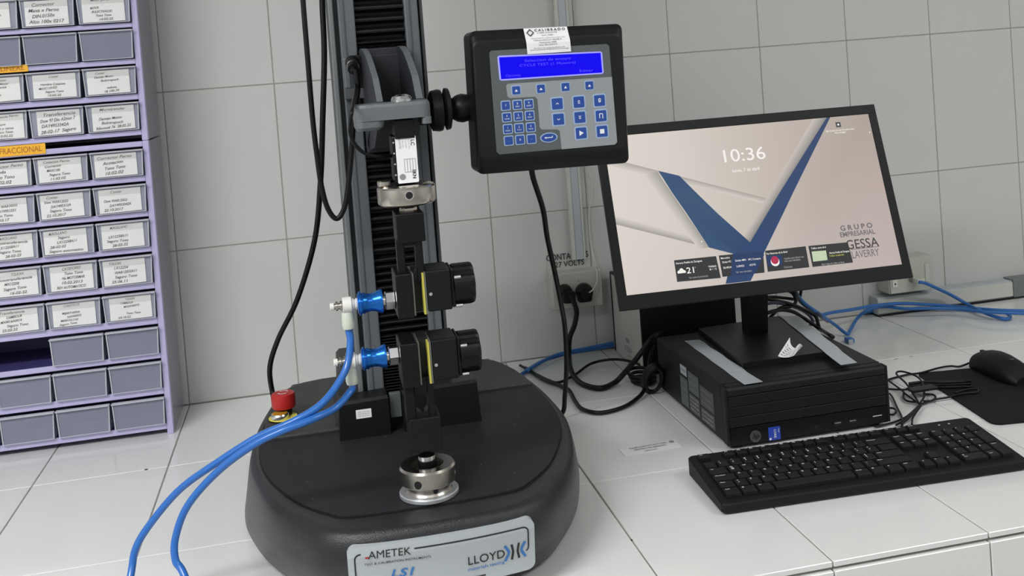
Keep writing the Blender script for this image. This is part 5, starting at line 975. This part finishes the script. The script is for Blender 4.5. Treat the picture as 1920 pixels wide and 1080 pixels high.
for lab, p, r_, m_ in (('topmost black lead crossing behind the monitor stand', [(1.0368, -0.22, 0.1248), (1.0852, -0.22, 0.1221), (1.1142, -0.22, 0.1166), (1.1393, -0.215, 0.1105), (1.1499, -0.21, 0.1143), (1.1546, -0.21, 0.1343)], 0.0030, 'cable'),
                       ('thick black lead dropping from the monitor back toward the blue cable', [(1.1148, -0.25, 0.152), (1.1328, -0.23, 0.1256), (1.1448, -0.215, 0.1098), (1.157, -0.213, 0.0966), (1.1743, -0.21, 0.0836), (1.1911, -0.206, 0.0702), (1.2586, -0.1055, 0.028)], 0.0040, 'navy'),
                       ('black lead bending down to the rear edge of the computer', [(1.0494, -0.24, 0.1296), (1.0977, -0.24, 0.1157), (1.1261, -0.24, 0.1042), (1.1481, -0.24, 0.0914), (1.1611, -0.245, 0.0818), (1.1578, -0.26, 0.0706), (1.1563, -0.27, 0.0641), (1.0992, -0.4066, 0.096), (1.0982, -0.428, 0.095)], 0.0034, 'cable'),
                       ('looped black lead just behind the stand neck', [(1.063, -0.25, 0.0881), (1.0903, -0.245, 0.1056), (1.1143, -0.24, 0.1047), (1.1305, -0.23, 0.1096), (1.1272, -0.23, 0.1243), (1.1169, -0.23, 0.1326)], 0.0032, 'cable'),
                       ('lowest black lead crossing the rear of the computer top', [(1.0433, -0.26, 0.1008), (1.0671, -0.255, 0.1037), (1.093, -0.25, 0.1034), (1.1151, -0.25, 0.0967), (1.1305, -0.25, 0.0857), (1.1394, -0.255, 0.0788), (1.1522, -0.262, 0.0678), (1.1593, -0.272, 0.0603)], 0.0036, 'cable'),
                       ('short dark lead beside the neck', [(1.0499, -0.26, 0.1198), (1.0738, -0.25, 0.1188), (1.1017, -0.24, 0.1112), (1.1407, -0.225, 0.0931), (1.1619, -0.22, 0.077), (1.1626, -0.23, 0.067), (1.1432, -0.25, 0.066)], 0.0030, 'navy')):
    cable('black_lead', lab, 'cable', p, r_, m_, 'black leads behind the monitor stand')
# ------------------------------------------------------------------ keyboard
K0, K1, K2 = Vector((0.7421, -0.6547, 0.028)), Vector((1.1719, -0.6725, 0.028)), Vector((0.7375, -0.7880, 0.0150))
ku = (K1 - K0).normalized(); kv = (K2 - K0); kv = (kv - ku * kv.dot(ku)).normalized(); kw = kv.cross(ku)
if kw.z < 0: kw = -kw
KW, KD = 0.4330, 0.1370
KM = Matrix(((ku.x, kv.x, kw.x, K0.x), (ku.y, kv.y, kw.y, K0.y), (ku.z, kv.z, kw.z, K0.z), (0, 0, 0, 1)))
kb = thing('computer_keyboard', 'black full-size computer keyboard on the bench in front of the computer', 'keyboard', (K0.x + 0.21, K0.y - 0.07, 0.0))
def KP(u, v, z): return (KM @ Vector((u, v, z)))
b = MB('kbbody')
def kring(ins, dz, zabs=None):
    o = []
    for u, v in rrect(ins, ins, KW - ins, KD - ins, 0.006, 3):
        p = KP(u, v, dz)
        if zabs is not None: p.z = zabs
        o.append(p[:])
    return o
b.loft([kring(0.003, 0, 0.0012), kring(0.0, 0, 0.0035), kring(0.0, -0.002), kring(0.0015, 0)], smooth=False); b.build('case', kb)
U = (KW - 0.021) / 22.5
kcache = {}
def key(u, v, wd, dp, leg, stop=1):
    b = MB('key', 'legend'); h = 0.0052
    f = lambda i, z, dv=0: [(u + i, v + i, z), (u + wd - i, v + i, z), (u + wd - i, v + dp - i + dv, z), (u + i, v + dp - i + dv, z)]
    b.loft([[KP(*p)[:] for p in f(0.0006, 0.0002)], [KP(*p)[:] for p in f(0.0012, h * 0.8)], [KP(*p)[:] for p in f(0.0024, h, -0.0008)]], smooth=False)
    if leg:
        ts = leg.split('|'); n = len(ts)
        for i, tx in enumerate(ts):
            long = len(tx) > 2; hh = 0.0032 if not long else 0.0021
            o = KP(u + 0.0034 + (0.0 if not long else 0.0), v + 0.0050 + 0.0046 * i, h + 0.00025)
            b.text(tx, o, ku, -kv, hh, 1, 'LEFT', off=0.02, width=(min(len(tx) * 0.0014, wd * 0.62) if long else None))
    b.build('keycap', kb)
r0 = 0.0075; KH = 0.0183; rows = [r0, 0.0320, 0.0503, 0.0686, 0.0869, 0.1052]
rows = [0.0075] + [0.0503 - KH + KH * k for k in range(5)]
x0 = 0.0105
def row(v, x, items, dp=KH):
    for it in items:
        if isinstance(it, (int, float)): x += it * U; continue
        l, wd = (it, 1) if isinstance(it, str) else it
        key(x + 0.0004, v + 0.0004, wd * U - 0.0008, dp - 0.0008, l if l != ' ' else ''); x += wd * U
FD = 0.0155
row(rows[0], x0, ['Esc', 1, 'F1', 'F2', 'F3', 'F4', 0.5, 'F5', 'F6', 'F7', 'F8', 0.5, 'F9', 'F10', 'F11', 'F12', 0.25, 'Impr', 'Bloq', 'Pausa'], FD)
row(rows[1], x0, ['|', '!|1', '"|2', '#|3', '$|4', '%|5', '&|6', '/|7', '(|8', ')|9', '=|0', "?|'", '!|?', ('Retroceso', 2), 0.25, 'Insert', 'Inicio', 'RePag', 0.25, 'Num', '/', '*', '-'])
row(rows[2], x0, [('Tab', 1.5), 'Q|@', 'W', 'E', 'R', 'T', 'Y', 'U', 'I', 'O', 'P', '^|+', '*|+', (' ', 1.5), 0.25, 'Supr', 'Fin', 'AvPag', 0.25, '7', '8', '9'])
row(rows[3], x0, [('Bloq Mayus', 1.75), 'A', 'S', 'D', 'F', 'G', 'H', 'J', 'K', 'L', 'N', '[|{', ('Intro', 2.25), 3.5, '4', '5', '6'])
row(rows[4], x0, [('Mayus', 1.25), '>|<', 'Z', 'X', 'C', 'V', 'B', 'N', 'M', ';|,', ':|.', '_|-', ('Mayus', 2.75), 1.25, '^', 1.25, '1', '2', '3'])
row(rows[5], x0, [('Ctrl', 1.25), ('#', 1.25), ('Alt', 1.25), (' ', 6.25), ('Alt Gr', 1.25), ('#', 1.25), ('=', 1.25), ('Ctrl', 1.25), 0.25, '<', 'v', '>', 0.25, ('0|Ins', 2), '.|Supr'])
xk = x0 + (22.5 - 1) * U; key(xk + 0.0004, rows[2] + 0.0004, U - 0.0008, 2 * KH - 0.0008, '+'); key(xk + 0.0004, rows[4] + 0.0004, U - 0.0008, 2 * KH - 0.0008, 'Intro')
for uu in (0.3790, 0.3945, 0.4100):
    if uu == 0.4100: continue
    o = KP(uu, 0.0130, 0.0003); b = MB('led'); b.cyl((0, 0, 0), 0.0016, 0.0004, n=10, mtx=Matrix.Translation(o)); b.build('status_mark', kb)
# ------------------------------------------------------------------ mouse pad, mouse
pd = MB('fabric'); pd.org = (1.2717, -0.402, 0)
ang = math.radians(-8); pc_ = Vector((1.2735, -0.4000)); ux_, uy_ = Vector((math.cos(ang), math.sin(ang))), Vector((-math.sin(ang), math.cos(ang)))
ring = [pc_ + ux_ * a + uy_ * c for a, c in rrect(-0.008, -0.258, 0.290, 0.0, 0.014)]
pd.loft([[(p.x, p.y, 0.0006) for p in ring], [(p.x, p.y, 0.0032) for p in ring]], smooth=False)
tag(pd.build('mouse_pad'), 'black cloth mouse pad at the right edge of the bench', 'mouse pad')
ms = thing('computer_mouse', 'black wired computer mouse on the black pad', 'mouse', (1.395, -0.475, 0.0033))
mx0, my0 = 1.386, -0.408; L_m = 0.118
def mring(t, k=1.0):   # cross section at t along the mouse, 0 nose .. 1 tail
    wd = 0.029 * (1 - 0.16 * (1 - t) ** 2) * (1 - max(0, t - 0.72) ** 2 * 5.0) * (0.90 if t == 0 else 1); hh = 0.012 + 0.026 * math.sin(math.pi * min(1, (t * 0.85 + 0.10))) ** 0.8
    if t > 0.8: hh *= 1 - (t - 0.8) * 1.6
    y = my0 - L_m * t; o = []
    for j in range(17):
        a = math.pi * j / 16; o.append((mx0 + wd * math.cos(a) * (1 - 0.10 * math.sin(a)), y, 0.0045 + hh * math.sin(a) ** 0.62))
    o.append((mx0 - wd * 0.92, y, 0.0036)); o.append((mx0 + wd * 0.92, y, 0.0036)); return o
b = MB('pc'); b.loft([mring(t) for t in (0, 0.04, 0.12, 0.25, 0.4, 0.55, 0.7, 0.8, 0.9, 0.96, 1.0)]); b.build('shell', ms)
MB('groove').box((mx0 - 0.0035, my0 - 0.034, 0.028), (mx0 + 0.0035, my0 - 0.006, 0.0335), r=0.001).build('wheel_slot', ms)
MB('rubber').cyl((mx0 - 0.0030, my0 - 0.014, 0.0240), 0.0105, 0.006, axis='X', n=20, ch=0.0015).build('scroll_wheel', ms)
MB('silver_ink').lathe([(0.004, 0), (0.004, 0.0004)], (mx0, my0 - 0.085, 0.0375), 'Z', 16).build('palm_emblem', ms)
cable('mouse_cable', 'thin black mouse cable along the back edge of the pad', 'cable', [(mx0, my0 - 0.001, 0.012), (mx0 - 0.004, my0 + 0.010, 0.009)] + [(1.3494, -0.4039, 0.0055), (1.336, -0.3957, 0.0055), (1.3123, -0.3964, 0.0055), (1.2707, -0.407, 0.0055), (1.2445, -0.4026, 0.004), (1.2072, -0.4112, 0.004), (1.1892, -0.4188, 0.004)], 0.0018, 'cable')
b = MB('cable'); b.org = (1.1874, -0.5339, 0.004)
for p in ([(1.1827, -0.5326, 0.006), (1.1905, -0.502, 0.014), (1.198, -0.4738, 0.018), (1.2088, -0.4315, 0.018), (1.2206, -0.4191, 0.018), (1.2292, -0.4281, 0.018), (1.2353, -0.4482, 0.016), (1.229, -0.4746, 0.014), (1.2068, -0.5138, 0.01), (1.1955, -0.528, 0.008), (1.1777, -0.5447, 0.007)],
          [(1.1993, -0.4176, 0.006), (1.1903, -0.4754, 0.006), (1.1861, -0.4912, 0.006), (1.181, -0.5263, 0.006), (1.1793, -0.5422, 0.006)], [(1.177, -0.4536, 0.004), (1.1833, -0.4595, 0.004), (1.2032, -0.4753, 0.006), (1.2246, -0.478, 0.012), (1.2368, -0.4836, 0.012), (1.2452, -0.4959, 0.01)],
          [(1.1869, -0.4851, 0.004), (1.1755, -0.5031, 0.004), (1.173, -0.5191, 0.004), (1.1851, -0.5301, 0.004)], [(1.183, -0.5407, 0.005), (1.1394, -0.5746, 0.004), (1.1164, -0.5876, 0.004), (1.0934, -0.5952, 0.004), (1.0663, -0.5983, 0.004)], [(1.1742, -0.5545, 0.008), (1.137, -0.59, 0.006), (1.1092, -0.6309, 0.012)],
          [(1.1696, -0.5588, 0.01), (1.1244, -0.5926, 0.007), (1.0969, -0.6072, 0.005)], [(1.1575, -0.5705, 0.012), (1.1268, -0.5977, 0.01), (1.1022, -0.6135, 0.008)], [(1.1861, -0.5389, 0.004), (1.2144, -0.5325, 0.005), (1.2357, -0.534, 0.006), (1.2646, -0.5303, 0.007), (1.2876, -0.535, 0.007), (1.2987, -0.5224, 0.007), (1.2853, -0.5163, 0.007), (1.2524, -0.5284, 0.009)],
          [(1.2143, -0.5004, 0.004), (1.2256, -0.5085, 0.004), (1.2219, -0.5212, 0.004), (1.2087, -0.5323, 0.004), (1.1946, -0.5288, 0.004)], [(1.1671, -0.476, 0.004), (1.1604, -0.4963, 0.004), (1.1418, -0.5384, 0.004), (1.1267, -0.5742, 0.004), (1.113, -0.5987, 0.004), (1.0958, -0.6232, 0.004)], [(1.1286, -0.5384, 0.005), (1.1332, -0.5431, 0.005), (1.1296, -0.5549, 0.005), (1.119, -0.566, 0.005), (1.1131, -0.5635, 0.005)]):
    b.tube(p, 0.0017, 7, 0, 5)
for k in range(7):
    dz = (k % 3) * 0.0034; dv = (k // 3) * 3.0
    A0 = Vector((1.2092, -0.469, 0.006)) ; A1 = Vector((1.287, -0.4927, 0.006)); off = Vector((0.0, -0.0045 * (k // 3 - 0.6), dz))
    b.tube([A0 + off, A0.lerp(A1, 0.3) + off + Vector((0, 0.001 * k, 0.001)), A0.lerp(A1, 0.7) + off, A1 + off + Vector((0.004 * (k % 2), 0, 0)), A1 + off + Vector((0.012 + 0.003 * k % 4 * 0.004, -0.010, 0.002))], 0.0018, 7, 0, 4)
b.box(Vector((1.1879, -0.5118, 0.012)) , Vector((1.2337, -0.4913, 0.012)) + Vector((0, 0, 0.004)), r=0.001)
tag(b.build('keyboard_cable'), 'bundled black keyboard cable looped between computer, keyboard and pad', 'cable')
# label on the bench
a, b1, c, d = (0.6797, -0.5265, 0.0005), (0.7712, -0.5228, 0.0005), (0.7717, -0.5534, 0.0005), (0.681, -0.5541, 0.0005)
b = MB('sticker', 'ink', 'faint'); b.org = a; b.prism([(p[0], p[1]) for p in (a, d, c, b1)], 0.0003, 0.0009, 'XY')
du = (Vector(b1) - Vector(a)); wd = du.length; du.normalize(); dv = (Vector(a) - Vector(d)).normalized(); o = (Vector(a) + Vector(c)) / 2 + Vector((0, 0, 0.0009))
b.text('EQUIPO IDENTIFICADO PARA', o + dv * 0.0095, du, dv, 0.0050, 1, width=wd * 0.66); b.text('CENTRO DE SERVICIO', o + dv * 0.0010, du, dv, 0.0050, 1, width=wd * 0.56); b.text('(LABORATORIO)', o - dv * 0.0085 - du * 0.002, du, dv, 0.0035, 1, width=wd * 0.22)
b.lathe([(0.0042, 0), (0.0042, 0.0001)], (o + du * wd * 0.42 + dv * 0.0095)[:], 'Z', 16, 2)
tag(b.build('bench_label'), 'small white printed label stuck on the bench between base and keyboard', 'label')
